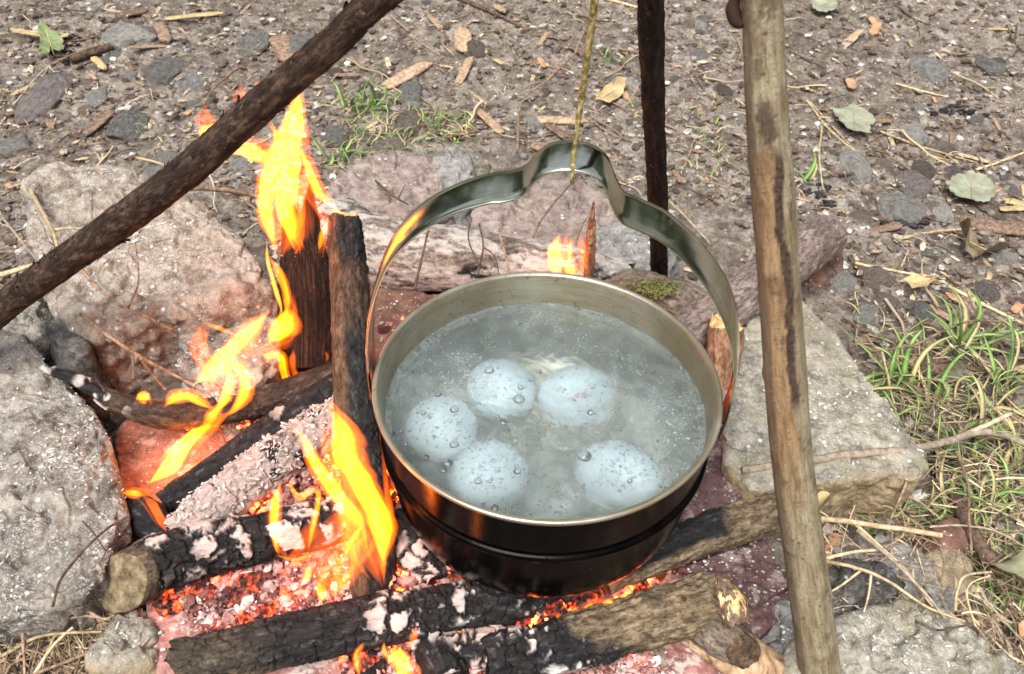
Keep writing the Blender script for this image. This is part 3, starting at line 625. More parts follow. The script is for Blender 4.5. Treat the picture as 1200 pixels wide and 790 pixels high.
log('log', 'thick gnarled log at the bottom, black left end, fresh yellow cut on the right', lp((575, 772, .024), (640, 760, .030), (720, 738, .034), (800, 716, .036), (838, 704, .036)), [.012, .0172, .0188, .0198, .0190], 'char_tan', n=380, m=120, cracks=.0032, crackf=62, seed=54, lump=.0045, bark=.0030,
    attr=lambda ss, V, N, edge, I, p, fr: (lambda ch: {'char': ch, 'ash': (I > .40)*sm(edge+.2*fbm(p, 150, 3, 39, .7), .14, .26)*sm(fbm(p, 70, 4, 41, .65), -.2, .05)*ch*(1-sm(ss, .36, .44))*.95, 'heat': 0*ss})(1-sm(ss+.12*fbm(p, 40, 3, 2)+.12*(N@U), .42, .55)), ends=(None, 'fresh'), splinter=(0, .003), jag=(.012, .003), cut=(None, None), knots=((.62, 2.4, .01, .004),))
lr_ = [o for o in COL.objects if o.name.startswith('log') and o.type == 'EMPTY'][-1]
log('torn_tip', '', lp((848, 684, .060), (857, 704, .060), (863, 728, .050)), [.0035, .0088, .0092], 'fresh', n=90, m=40, bark=.0016, lump=.003, seed=75, oval=.55, jag=(.004, .006), parent=lr_)
flakes_on([o for o in COL.objects if o.name.startswith('log')][-1], 260, 'bark_chip', .003, .009, lift=.0002)
log('log', 'split piece of tan wood lying beyond the bottom edge, under the fresh-cut log', lp((800, 730, .016), (850, 757, .018), (900, 792, .018), (950, 838, .018)), [.013, .017, .018, .018], 'split', n=200, m=70, bark=.0009, lump=.002, seed=55, oval=.7)
log('branch_stub', 'short knotty branch stub with a dark cut face, on the split tan wood', lp((815, 728, .026), (845, 744, .032), (872, 764, .037)), [.012, .0145, .0115], 'bark_grey', 'branch', n=120, m=64, bark=.0014, seed=56, ends=(None, 'knot'), cut=(None, (.25, -.75, .60)))
log('log', 'upright half-burnt log leaning at the left side of the pot', lp((440, 700, .018), (432, 600, .060), (418, 470, .100))+[at(410, 340, .145), at(404, 258, .175)], [.0165, .0165, .0165, .0155, .014], 'char_brown', n=420, m=96, cracks=.0016, crackf=70, seed=57, lump=.0016, bark=.0014,
    attr=lambda ss, V, N, edge, I, p, fr: (lambda ch: {'char': ch, 'ash': (I > .90)*sm(edge, .1, .25)*.7*ch, 'heat': 0*ss})(np.clip(sm(N@R+.45*fbm(p, 22, 3, 5), -.5, -.1)*(1-.6*sm(ss, .62, .72)*(1-sm(ss, .80, .9)))+sm(ss, .86, .95)*.7, 0, 1)), ends=(None, 'fresh'), splinter=(0, .006), jag=(0, .006))
log('log', 'upright blackened block of wood burning behind the leaning log', lp((362, 432, .022), (362, 380, .050), (358, 320, .085), (352, 262, .115)), [.025, .0255, .024, .017], 'block', n=260, m=100, bark=.0018, freq=40, lump=.003, seed=58, oval=.8, jag=(0, .05))
log('log', 'ash-caked log glowing pink, in the middle of the left pile', lp((206, 628, .024), (268, 582, .030), (345, 526, .036), (412, 478, .038)), [.014, .0170, .018, .015], 'char_crust', n=320, m=100, cracks=.003, crackf=48, seed=59, lump=.004,
    attr=A_char(-.3, -.1, .95, ashr=(-.2, 1.2), heat=.9, top=False, plates=False), jag=(.01, .01))
rt_ = [o for o in COL.objects if o.name.startswith('log')][-1]; b = Bag(); scatter_flakes(LAST[0], LAST[1], 1500, .0005, .0022, b)
b.V = [q-np.array(rt_.location) for q in b.V]; tag(obj('ash_crust', b.mesh('ash_crust', MAT['ashcrust'], False), rt_), kind='stuff')
log('log', 'thin black burnt log beside the ash-caked log, on the orange tile', lp((190, 592, .024), (250, 556, .032), (330, 500, .038), (400, 452, .042), (425, 430, .042)), [.010, .0145, .015, .0135, .012], 'char_tan', n=300, m=84, cracks=.0018, crackf=75, seed=60, lump=.002,
    attr=lambda ss, V, N, edge, I, p, fr: {'char': np.ones(len(V)), 'ash': (I > .8)*sm(edge, .1, .2)*sm(ss, .5, .6)+0*ss, 'heat': 0*ss}, jag=(.01, .01))
log('log', 'dark reddish burnt stick reaching left out of the flames over the ashy stone', lp((98, 448, .066), (140, 472, .060), (200, 486, .050), (300, 472, .042), (400, 438, .040)), [.0035, .0085, .0115, .0130, .0125], 'char_brown', n=320, m=70, cracks=.0015, crackf=75, seed=61, lump=.0012,
    attr=lambda ss, V, N, edge, I, p, fr: {'char': np.clip(.55+.6*fbm(p, 30, 3, 4), 0, 1), 'ash': (I > .72)*sm(edge, .1, .2)*(1-sm(ss, .15, .25))+0*ss, 'heat': 0*ss}, jag=(.02, .004))
log('log', 'reddish burnt bark piece under the two left flames', lp((290, 486, .020), (340, 474, .026), (392, 455, .030)), [.012, .014, .012], 'char_pink', n=160, m=60, cracks=.0015, crackf=80, seed=62, attr=A_char(.2, .9, .3, heat=.6), jag=(.01, .01))
log('burnt_stick', 'flaking black stick tip curling up at the left of the fire', lp((44, 430, .068), (75, 440, .070), (120, 462, .066), (160, 478, .056)), [.0012, .0035, .005, .004], 'char_white', 'stick', n=160, m=30, seed=63, bark=.0018, lump=.002,
    attr=A_char(-.5, -.2, .45, heat=0, plates=False))
log('log', 'grey-mauve log with a round cut end, leaning from the slab toward the upper right', lp((790, 402, .060), (850, 364, .064), (905, 322, .060), (968, 276, .052)), [.021, .0230, .0235, .0225], 'bark_mauve', n=300, m=100, bark=.0022, freq=50, lump=.0022, seed=64, ends=(None, 'cut'), splinter=(0, .002))
log('log', 'rotten orange-brown branch stump with a torn yellow top, between pot and slab', lp((838, 462, .052), (846, 425, .070), (850, 384, .090)), [.014, .0150, .0150], 'rot', n=140, m=64, bark=.0020, lump=.003, seed=65, ends=(None, 'fresh'), splinter=(0, .016), jag=(0, .01))
log('log', 'pale ash-covered log lying crosswise behind the pot', lp((395, 262, .042), (450, 296, .040), (540, 306, .038), (640, 318, .036), (730, 332, .034)), [.030, .036, .035, .030, .022], 'char_white', n=380, m=120, cracks=.0016, crackf=60, seed=66, lump=.005,
    attr=lambda ss, V, N, edge, I, p, fr: {'char': sm(fbm(p*[1, 1, 2.], 30, 4, 7, .65), .05, .25), 'ash': sm(fbm(p*[.6, 1.6, 1.6], 70, 5, 8, .7), -.12, .12)*.85, 'heat': 0*ss}, jag=(.01, .02))
log('bark_slab', 'knobbly rotten bark piece with moss behind the back rim of the pot', lp((700, 345, .050), (745, 338, .056), (800, 352, .056), (835, 372, .050)), [.012, .022, .021, .012], 'bark_grey', 'bark', n=200, m=70, bark=.004, freq=40, lump=.007, seed=67, oval=.6)
log('splinter', 'upright pale splinter of wood beside the small flame behind the pot', lp((689, 330, .052))+[aty(692, 280, at(689, 330, .052)), aty(696, 236, at(689, 330, .052))], [.008, .0065, .0012], 'rot', 'stick', n=120, m=30, bark=.002, lump=.002, seed=68, oval=.5)
log('branch', 'thin pale side branch poking down below the gnarled log', lp((765, 748, .016), (776, 772, .010), (790, 805, .004)), [.0035, .0034, .003], 'bark_grey', n=60, m=20, bark=.0003, seed=69)
log('charred_chunk', 'black charred lump with white flakes between the front logs, at the bottom edge', lp((496, 742, .016), (512, 768, .018), (528, 800, .016)), [.010, .015, .014], 'char_tan', 'coal', n=140, m=60, cracks=.003, crackf=70, seed=70, attr=A_char(-.5, -.2, .45, heat=.3), jag=(.01, 0))
log('charred_chunk', 'grey-black charred shard left of the small bottom flames', lp((447, 752, .012), (436, 778, .012), (428, 806, .012)), [.006, .010, .010], 'char_tan', 'coal', n=100, m=40, cracks=.002, crackf=70, seed=71, attr=A_char(-.5, -.2, .4, heat=0), oval=.5, jag=(.01, 0))
log('charred_chunk', 'pale pinkish burnt billet with ash crust between the bottom logs', lp((520, 762, .016), (570, 760, .018), (615, 762, .018)), [.011, .013, .013], 'char_pink', 'coal', n=120, m=60, cracks=.0025, crackf=60, seed=72, attr=A_char(-.5, -.2, .85, heat=.5, top=False), jag=(.006, .004))
log('charred_chunk', 'lavender-grey ember chunk crumbling against the left underside of the pot', lp((468, 610, .030), (486, 645, .030), (512, 685, .026)), [.012, .015, .011], 'char_pink', 'coal', n=140, m=60, cracks=.003, crackf=60, seed=73, attr=A_char(-.5, -.2, .8, heat=1., top=False), jag=(.008, .004))
log('charred_chunk', 'black burnt corner piece against the left ashy stone', lp((158, 590, .030), (175, 610, .030), (200, 632, .028)), [.011, .015, .007], 'char_tan', 'coal', n=100, m=50, cracks=.001, crackf=60, seed=74, attr=A_char(-.5, -.2, .05, heat=0), jag=(.006, .01))
# moss on the bark piece
b = Bag()
for k in range(420):
    c = at(768+RN.randn()*13, 338+RN.randn()*6, .072+RN.rand()*.004); b.add(FV*RN.rand(1, 3)*.0022+c, T=FT, a=RN.rand())
tag(obj('moss', b.mesh('moss', MAT['moss'])), 'tuft of green moss on the bark piece behind the pot', 'moss', kind='stuff')

# ================================================================ THE POT
PC = np.array([0, 0, .17])
def lathe(prof, m=160, c=(0, 0)):
    th = np.linspace(0, 2*np.pi, m, endpoint=False); V = [np.stack([c[0]+r*np.cos(th), c[1]+r*np.sin(th), 0*th+z], 1) for r, z in prof]
    return np.concatenate(V), grid_quads(len(prof), m, True)
def smoothprof(pts, n=6):
    P, _, _ = resample([(a, b, 0) for a, b in pts], [1]*len(pts), len(pts)*n); return [(p[0], p[1]) for p in P]
pot = empty('cooking_pot', (0, 0, .054), 'wide brass-coloured camping pot with sooty black outside, hanging over the fire', 'pot')
def pmat(name):
    m = M(name, .34, 1.); return m
m = M('pot_inner_metal', .36, .75, .5)
n1 = m.noise(14, 6, .6); n2 = m.noise(1, 5, .6, m.scaled((30, 30, 420))); n3 = m.noise(160, 4, .7)
c = m.ramp(n1, [(.3, (.36, .31, .21)), (.55, (.50, .45, .34)), (.75, (.62, .585, .49))]); c = m.mix(m.ramp(n2, [(.35, .35), (.6, 0)]), c, (.30, .26, .17))
c = m.mix(m.ramp(n3, [(.24, .7), (.32, 0)]), c, (.20, .16, .10))
m.base(c); m.rough(m.ramp(n1, [(.3, .42), (.7, .28)])); m.bump(n2, .15, .0006); m.bump(n3, .1, .0005); MAT['pot_in'] = m.m
m = M('pot_sooty_outside', .22, .0, .06)
n1 = m.noise(20, 6, .65); n3 = m.noise(260, 4, .7); c = m.ramp(n1, [(.35, (.0008, .0007, .0007)), (.65, (.003, .002, .0018))])
c = m.mix(m.ramp(m.noise(180, 2, .5), [(.95, 0), (.98, .5)]), c, (.45, .42, .38))
m.base(c); m.rough(m.ramp(n1, [(.35, .09), (.7, .18)])); m.bump(n1, .2, .002); m.bump(n3, .15, .0006); MAT['pot_out'] = m.m
zr = .17
outer = [(.0, .0490), (.05, .0488), (.078, .0498), (.0945, .0540), (.1040, .0625), (.1095, .077), (.1125, .096), (.1140, .114), (.1148, .1230)]
bead = [(.1148, .1230), (.1160, .1242), (.1178, .1260), (.1184, .1278), (.1172, .1296), (.1156, .1308), (.1160, .1335)]
out2 = [(.1160, .1335), (.1170, .150), (.1178, .160), (.1182, .1655)]
V, Q = lathe(smoothprof(outer, 5)+smoothprof(bead, 4)[1:]+smoothprof(out2, 3)[1:], 200); Q = Q[:, ::-1]
obj('body', meshdata('body', V-[0, 0, .054], Q, MAT['pot_out']), pot)
lip = [(.1182, .1650), (.1190, .1668), (.1200, .1685), (.1202, .1697), (.1196, .1706), (.1184, .1708), (.1168, .1702), (.1158, .1690), (.1152, .1670), (.1148, .162)]
inner = [(.1148, .162), (.1142, .150), (.1136, .1435), (.1128, .1400), (.1098, .1378), (.1090, .1350), (.1086, .120), (.1060, .090), (.100, .068), (.085, .0605), (.05, .0585), (0, .058)]
V, Q = lathe(smoothprof(lip, 4)+smoothprof(inner, 6)[1:], 220)
V = V+np.stack([V[:, 0], V[:, 1], 0*V[:, 0]], 1)*(fbm(V, 16, 3, 77)*.006)[:, None]*sm(V[:, 2], .1, .17)[:, None]*.5
obj('inner_wall', meshdata('inner_wall', V-[0, 0, .054], Q, MAT['pot_in']), pot)
# handle strap, traced in its own vertical plane through the two ears
Lp, Rp = at(441, 430, zr), at(847, 465, zr); ax = (Rp-Lp); ax[2] = 0; ax /= np.linalg.norm(ax); nn = np.cross(ax, [0, 0, 1.]); mid = np.array([0, 0, zr])
hs_ = [(-.1225, -.034), (-.1240, -.015), (-.1240, .010), (-.1215, .040), (-.1150, .072), (-.1030, .103), (-.0850, .127), (-.0640, .143), (-.0440, .1525), (-.0315, .1555), (-.0225, .1605), (-.0165, .1695), (-.0085, .1762), (.0040, .1788), (.0165, .1762), (.0245, .1690), (.0298, .1575), (.0360, .1475), (.0470, .1425), (.0640, .1340), (.0850, .1150), (.1030, .0910), (.1155, .065), (.1235, .036), (.1262, .008), (.1262, -.015), (.1240, -.034)]
P3, _, s_ = resample([mid+ax*a+np.array([0, 0, b]) for a, b in hs_], [1]*len(hs_), 260)
T = np.gradient(P3, axis=0); T /= np.linalg.norm(T, axis=1, keepdims=True); side = nn; Nn = np.cross(side, T); Nn *= np.sign((Nn@np.array([0, 0, 1.])).sum())
hw = np.interp(np.linspace(0, 1, 260), [0, .04, .12, .5, .88, .96, 1], [.0100, .0115, .0145, .0160, .0150, .0115, .0100]); th_ = .0008
rows = []
prof = [(-1, -.3), (-1, .3), (-.97, 1), (-.6, 1.0), (-.2, 1.0), (.2, 1.0), (.6, 1.0), (.97, 1), (1, .3), (1, -.3), (.97, -1), (.5, -1), (0, -1), (-.5, -1), (-.97, -1)]
tw = np.interp(np.linspace(0, 1, 260), [0, .1, .3, .5, .64, .78, .92, 1], [0, .05, .08, 0, .06, .22, .14, 0]); side = side[None]*np.cos(tw)[:, None]-Nn*np.sin(tw)[:, None]
for u, v in prof: rows.append(P3+side*(hw*u)[:, None]+Nn*(th_*v)+Nn*(.0010*(abs(u)**2)*-1))
V = np.array(rows).transpose(1, 0, 2).reshape(-1, 3); m = M('handle_metal', .3, 1.)
n1 = m.noise(16, 5, .6); n2 = m.noise(1, 5, .6, m.scaled((12, 500, 12))); n3 = m.noise(500, 3, .6)
c = m.ramp(n1, [(.15, (.24, .22, .12)), (.4, (.42, .42, .30)), (.62, (.66, .68, .58)), (.85, (.66, .56, .34))]); c = m.mix(m.ramp(n2, [(.3, .35), (.55, 0)]), c, (.24, .26, .20))
v = m.vor(130); c = m.mix(m.ramp(v, [(.05, .8), (.09, 0)]), c, (.75, .76, .72))
m.base(c); m.rough(m.ramp(n1, [(.3, .20), (.7, .12)])); m.bump(n2, .1, .0004); MAT['handle'] = m.m
hd = obj('handle', meshdata('handle', V-[0, 0, .054], grid_quads(260, len(prof), True), MAT['handle']), pot)
m = M('dull_steel', .35, 1.); m.base(m.ramp(m.noise(90, 5, .6), [(.3, (.16, .15, .13)), (.7, (.42, .41, .38))])); MAT['steel'] = m.m
for sg in (-1, 1):
    rt = .1172; c0 = mid+ax*sg*rt+np.array([0, 0, -.030])
    # ear plate riveted to the wall, curved with it, and a stub pin through the strap
    b = Bag(); VV = []
    for iu in range(13):
        for iv in range(9):
            a = (iu-6)/6*.17; v_ = (iv-4)/4; w = math.sqrt(max(0, 1-v_*v_*.75)); base = math.atan2(ax[1]*sg, ax[0]*sg)+a*w
            VV.append([(rt+.0005)*math.cos(base), (rt+.0005)*math.sin(base), zr-.030+v_*.011])
    VV = np.array(VV); nrm = VV*[1, 1, 0]; nrm /= np.linalg.norm(nrm, axis=1, keepdims=True)
    b.add(np.vstack([VV+nrm*.0012, VV]), Q=np.vstack([grid_quads(13, 9), grid_quads(13, 9)[:, ::-1]+117]))
    ear = obj('ear', b.mesh('ear', MAT['steel']), pot); 
    for vtx in ear.data.vertices: vtx.co.z -= .054
    b = Bag(); cheap_tube(b, [c0-ax*sg*.001, c0+ax*sg*.0078, c0+ax*sg*.0084], [.0026, .0026, .0012], 8, 16)
    cheap_tube(b, [c0+ax*sg*.0068, c0+ax*sg*.0086, c0+ax*sg*.0094], [.0046, .0043, .002], 8, 18)
    o = obj('rivet', b.mesh('rivet', MAT['steel']), ear)
    for vtx in o.data.vertices: vtx.co.z -= .054
# the cord that carries it
top = P3[np.argmax(P3[:, 2])]; 
m = M('olive_cord', .6, spec=.3); n2 = m.noise(260, 5, .7); m.base(m.ramp(n2, [(.3, (.10, .075, .02)), (.52, (.27, .21, .075)), (.72, (.50, .42, .22))])); m.bump(n2, .6, .001); MAT['cord'] = m.m
e1 = aty(744, -347, (0, 0, 0)); fwd = np.array([0, -.003, 0])
frnt = top+nn*0; sgn = 1 if (nn[1] < 0) else -1; fr0 = top+nn*sgn*.0185
c1 = [e1, top*.5+e1*.5+nn*sgn*.004, top+nn*sgn*.010+np.array([0, 0, .0075]), top+nn*sgn*.0178+np.array([0, 0, .003]), top+nn*sgn*.0186+np.array([.0002, 0, -.006]), top+nn*sgn*.012+np.array([.0005, 0, -.0095])]
Pc, _, s_ = resample(c1, [1]*6, 420); T_, A_, B_ = frames(Pc); cordb = Bag()
r0 = np.interp(np.linspace(0, 1, 420), [0, .6, .9, 1], [.0023, .0022, .0016, .0013])*.86
for ph in (0, np.pi*2/3, np.pi*4/3):
    an = s_*240+ph; q = Pc+(A_*np.cos(an)[:, None]+B_*np.sin(an)[:, None])*(r0*.32)[:, None]
    V, Q, N, ss_, fr__ = tube(q, r0*.72, 420, 10); cordb.add(V, Q=Q)
tag(obj('cord', cordb.mesh('cord', MAT['cord'])), 'olive twisted cord hooked round the hump of the pot handle', 'cord')

# ---------------------------------------------------------------- water
ZW = .1425
def wave(x, y):
    p = np.stack([x, y, 0*x], 1); rr = np.hypot(x, y)
    h = .00055*fbm(p, 42, 3, 61)+.00042*fbm(p, 150, 2, 62)*sm(fbm(p, 18, 2, 63), -.35, .2)+.0012*sm(rr, .108, .1138)
    for cx, cy, f_, a_ in ((-.05, -.03, 900, .00022), (.02, .04, 760, .0002), (.055, -.055, 820, .0002), (-.02, .02, 1000, .0002)):
        d = np.hypot(x-cx, y-cy); h = h+a_*np.sin(d*f_)*np.exp(-d*26)
    return h
nr_, na = 150, 300; rr = np.linspace(0, .1136, nr_); an = np.linspace(0, 2*np.pi, na, endpoint=False)
x = (rr[:, None]*np.cos(an)).ravel(); y = (rr[:, None]*np.sin(an)).ravel(); z = ZW+wave(x, y)
m = M('simmering_water', .04, spec=.5); m.t.nodes.remove(m.b)
gl = m.n('ShaderNodeBsdfGlass'); gl.inputs['IOR'].default_value = 1.33; gl.inputs['Roughness'].default_value = .02; gl.inputs['Color'].default_value = (.90, .98, 1, 1)
df = m.n('ShaderNodeBsdfPrincipled'); df.inputs['Roughness'].default_value = .12; df.inputs['IOR'].default_value = 1.33
cl = m.ramp(m.noise(22, 5, .6, dist=.6), [(.3, (.44, .54, .57)), (.7, (.64, .78, .84))]); m.put(df.inputs['Base Color'], cl)
f_ = m.math('ADD', m.ramp(m.noise(70, 6, .7, dist=.5), [(.3, .12), (.7, .25)]), m.math('MULTIPLY', m.math('MULTIPLY', m.ramp(m.noise(480, 4, .75, dist=.8), [(.58, 0), (.72, 1)]), m.ramp(m.noise(16, 3, .5), [(.35, 0), (.7, 1)])), .34))
mx = m.n('ShaderNodeMixShader'); m.put(mx.inputs[0], f_); m.t.links.new(gl.outputs[0], mx.inputs[1]); m.t.links.new(df.outputs[0], mx.inputs[2]); m.t.links.new(mx.outputs[0], m.out.inputs['Surface'])
bp = m.n('ShaderNodeBump'); bp.inputs['Strength'].default_value = .35; bp.inputs['Distance'].default_value = .0012; m.put(bp.inputs['Height'], m.noise(330, 4, .65))
for nd in (gl, df): m.t.links.new(bp.outputs[0], nd.inputs['Normal'])
MAT['water'] = m.m
water = tag(obj('water', meshdata('water', np.stack([x, y, z-ZW], 1), grid_quads(nr_, na, True), MAT['water']), loc=(0, 0, ZW)), 'cloudy simmering water full of tiny bubbles inside the pot', 'water')
m = M('bubble_film', .02, spec=.6); m.t.nodes.remove(m.b); gl = m.n('ShaderNodeBsdfGlass'); gl.inputs['IOR'].default_value = 1.5; gl.inputs['Roughness'].default_value = 0.0
m.t.links.new(gl.outputs[0], m.out.inputs['Surface']); MAT['bubble'] = m.m
def wz(x, y): return ZW+float(wave(np.array([x]), np.array([y]))[0])
BV, BT = ICO[3]
bub_me = meshdata('bubble', BV*[1, 1, .75], BT, MAT['bubble'])
bigs = [(573, 434, .0042), (610, 454, .0026), (608, 468, .0050), (622, 445, .0020), (532, 480, .0036), (527, 493, .0022), (532, 521, .0036), (525, 543, .0036), (500, 536, .0022), (496, 484, .0022), (685, 535, .0056), (738, 564, .0020), (692, 484, .0030), (662, 456, .0014), (560, 564, .0030), (578, 540, .0024), (606, 552, .0030), (580, 596, .0030), (574, 564, .0018), (555, 374, .0036), (514, 393, .0036), (597, 402, .0026), (513, 462, .0030), (590, 495, .0034), (632, 436, .0024), (605, 546, .0016), (541, 388, .0020), (566, 592, .0016), (710, 386, .0018), (520, 552, .0026), (634, 560, .0014), (740, 590, .0010), (470, 505, .0018), (476, 520, .0016), (676, 362, .0022), (611, 380, .0022)]
for x_, y_, r_ in bigs:
    P = at(x_, y_, ZW); o = obj('bubble', bub_me, water); o.location = (P[0], P[1], wz(P[0], P[1])-ZW+r_*.02); o.scale = (r_*.85,)*3
eggs_px = [(588, 456, .0262, .0315, 25, 5), (675, 463, .0268, .0325, -62, -8), (517, 502, .0262, .0310, 10, 4), (571, 557, .0262, .0318, -30, 5), (727, 556, .0266, .0335, 48, -10)]
b = Bag(); B1, T1_ = ICO[2]
def addbub(x, y, r, under=0.):
    if math.hypot(x, y) > .112: return
    b.add(B1*[r, r, r*.8]+[x, y, wz(x, y)-ZW-under], T=T1_)
for k in range(2600):
    a = RN.rand()*6.28; r = .111*math.sqrt(RN.rand()); x, y = r*math.cos(a), r*math.sin(a)
    if fbm(np.array([[x, y, 0]]), 30, 2, 66)[0] < -.12: continue
    addbub(x, y, .00035+.0007*RN.rand()**2, .0001)
for k in range(260):
    a = RN.rand()*6.28; r = .1125-abs(RN.randn())*.0016; addbub(r*math.cos(a), r*math.sin(a), .0005+.0009*RN.rand()**2)
for ex, ey, *_ in eggs_px:
    for k in range(46):
        P = at(ex+RN.randn()*17, ey-2+RN.randn()*15, ZW); addbub(P[0], P[1], .0004+.0006*RN.rand())
tag(obj('small_bubbles', b.mesh('small_bubbles', MAT['bubble']), water), kind='stuff')
# ---------------------------------------------------------------- eggs
m = M('egg_shell', .3, spec=.4); n = m.noise(70, 4, .6); c = m.ramp(n, [(.3, (.80, .88, .92)), (.7, (.86, .92, .95))])
c = m.mix(m.attr('stamp'), c, (.70, .25, .50)); m.base(c); m.b.inputs['Subsurface Weight'].default_value = .15; m.b.inputs['Subsurface Radius'].default_value = (.006, .006, .006)
m.b.inputs['Subsurface Scale'].default_value = .5; m.bump(m.noise(600, 2, .5), .1, .0003); MAT['egg'] = m.m
EV, ET = ICO[5]
egl = ['white egg at the top of the cluster, beside the one with a pink smear', 'white egg with a smeared pink stamp across its middle', 'leftmost white egg, close to the pot wall', 'white egg with a pink dot at its upper left, nearest the front rim', 'white egg floating apart on the right with a pink stamp at its top']
stamps = [[], [(680, 466, 18, 4, -18)], [], [(556, 524, 4, 3.5, 0)], [(706, 524, 7, 5, -30)]]
for (ex, ey, ra, rl, rot, dz), lab, st in zip(eggs_px, egl, stamps):
    P = at(ex, ey, ZW-.004); a = math.radians(rot); V = EV.copy(); t = V[:, 2]
    V = V*np.stack([ra*(1-.10*t), ra*(1-.10*t), 0*t+rl], 1)
    tl = math.radians(58); cx, sx = math.cos(tl), math.sin(tl)
    V = np.stack([V[:, 0], V[:, 1]*cx-V[:, 2]*sx, V[:, 1]*sx+V[:, 2]*cx], 1); ca, sa = math.cos(a), math.sin(a)
    V = np.stack([V[:, 0]*ca-V[:, 1]*sa, V[:, 0]*sa+V[:, 1]*ca, V[:, 2]], 1)
    c = np.array([P[0], P[1], 0]); hz = V[:, 2].max(); c[2] = ZW-.0004-hz
    sh = CAM-c; sh = sh/np.linalg.norm(sh)
    q = at(ex, ey, c[2]+hz*.35); c[0], c[1] = q[0]*.9+P[0]*.1, q[1]*.9+P[1]*.1
    W_ = V+c; xx, yy = px_of(W_); stv = np.zeros(len(V))
    for sx_, sy_, w_, h_, an_ in st:
        aa = math.radians(an_); dx, dy = xx-sx_, yy-sy_; u = dx*math.cos(aa)+dy*math.sin(aa); v = -dx*math.sin(aa)+dy*math.cos(aa)
        stv = np.maximum(stv, (1-sm(np.hypot(u/w_, v/h_), .6, 1.1))*sm(fbm(V, 420, 2, 4), -.4, .1)*.8*(V[:, 2] > 0))
    tag(obj('egg', meshdata('egg', V, ET, MAT['egg'], {'stamp': stv}), loc=c), lab, 'egg')

# ================================================================ EMBERS AND ASH
def inpoly(x, y, P):
    r = False; j = len(P)-1
    for i in range(len(P)):
        if (P[i][1] > y) != (P[j][1] > y) and x < (P[j][0]-P[i][0])*(y-P[i][1])/(P[j][1]-P[i][1])+P[i][0]: r = not r
        j = i
    return r
def rand_in(P):
    xs, ys = [p[0] for p in P], [p[1] for p in P]
    while True:
        x, y = RN.uniform(min(xs), max(xs)), RN.uniform(min(ys), max(ys))
        if inpoly(x, y, P): return x, y
m = M('ember_bits', .9, spec=.15); n = m.noise(120, 6, .7); n0 = m.noise(34, 5, .65)
c = m.ramp(m.attr('v'), [(0, (.05, .035, .035)), (.25, (.20, .08, .07)), (.5, (.40, .22, .20)), (.8, (.54, .38, .36)), (1, (.72, .66, .64))])
c = m.mix(m.ramp(n, [(.34, .6), (.5, 0)]), c, (.10, .05, .045)); m.base(c); m.bump(n, .6, .0015)
g = m.math('MULTIPLY', m.ramp(n0, [(.50, 0), (.66, 1)]), m.attr('g'))
m.emit(m.ramp(m.math('ADD', n, m.math('MULTIPLY', g, .2)), [(.42, (1, .02, .003)), (.85, (1, .15, .01))]), m.math('MULTIPLY', g, 2.6)); MAT['ember'] = m.m
m = M('glowing_coal', .9, spec=.1); n = m.noise(2.6, 7, .75); n0 = m.noise(1.4, 5, .65)
m.base(m.ramp(n, [(.3, (.03, .015, .015)), (.5, (.30, .17, .16)), (.75, (.58, .48, .46))])); m.bump(n, 1., .3)
g = m.ramp(n0, [(.45, 0), (.75, 1)]); oi = m.n('ShaderNodeObjectInfo').outputs['Random']
m.emit(m.ramp(n, [(.3, (1, .02, .002)), (.8, (1, .16, .01))]), m.math('MULTIPLY', g, m.math('MULTIPLY', oi, 2.2))); MAT['coal_hot'] = m.m
def bitsbag(name, zones, label, mat='ember'):
    b = Bag(); GA = []
    for poly, cnt, z0, z1, s0, s1, v0, v1, glow in zones:
        for k in range(cnt):
            x, y = rand_in(poly); z = z0+(z1-z0)*RN.rand()**1.5; P = at(x, y, z); s = s0+(s1-s0)*RN.rand()**2.5
            q = FV*np.array([s*RN.uniform(.6, 1.6), s*RN.uniform(.5, 1.1), s*RN.uniform(.3, .8)])+RN.randn(*FV.shape)*s*.16; a = RN.rand()*6.28
            q = np.stack([q[:, 0]*math.cos(a)-q[:, 1]*math.sin(a), q[:, 0]*math.sin(a)+q[:, 1]*math.cos(a), q[:, 2]+q[:, 0]*RN.randn()*.3], 1)
            b.add(q+P, T=FT, a=RN.uniform(v0, v1)); GA.append(np.full(len(FV), glow*(RN.rand() > .45)))
    me = meshdata(name, np.concatenate(b.V), [np.concatenate(b.T)], MAT[mat], {'v': np.concatenate(b.A), 'g': np.concatenate(GA)}, False)
    return tag(obj(name, me), label, kind='stuff')
ZA = [(200, 660), (300, 640), (430, 605), (440, 690), (400, 722), (240, 745), (190, 700)]
ZB = [(448, 560), (470, 585), (545, 690), (470, 700), (445, 690)]
ZC = [(290, 590), (330, 560), (420, 500), (425, 590), (300, 625)]
ZD = [(545, 745), (590, 712), (660, 700), (760, 690), (740, 720), (640, 745), (560, 765)]
ZE = [(400, 735), (600, 735), (600, 800), (400, 800)]
ZF = [(590, 775), (770, 752), (800, 800), (590, 800)]
ZG = [(205, 478), (262, 462), (400, 445), (405, 470), (300, 500), (210, 500)]
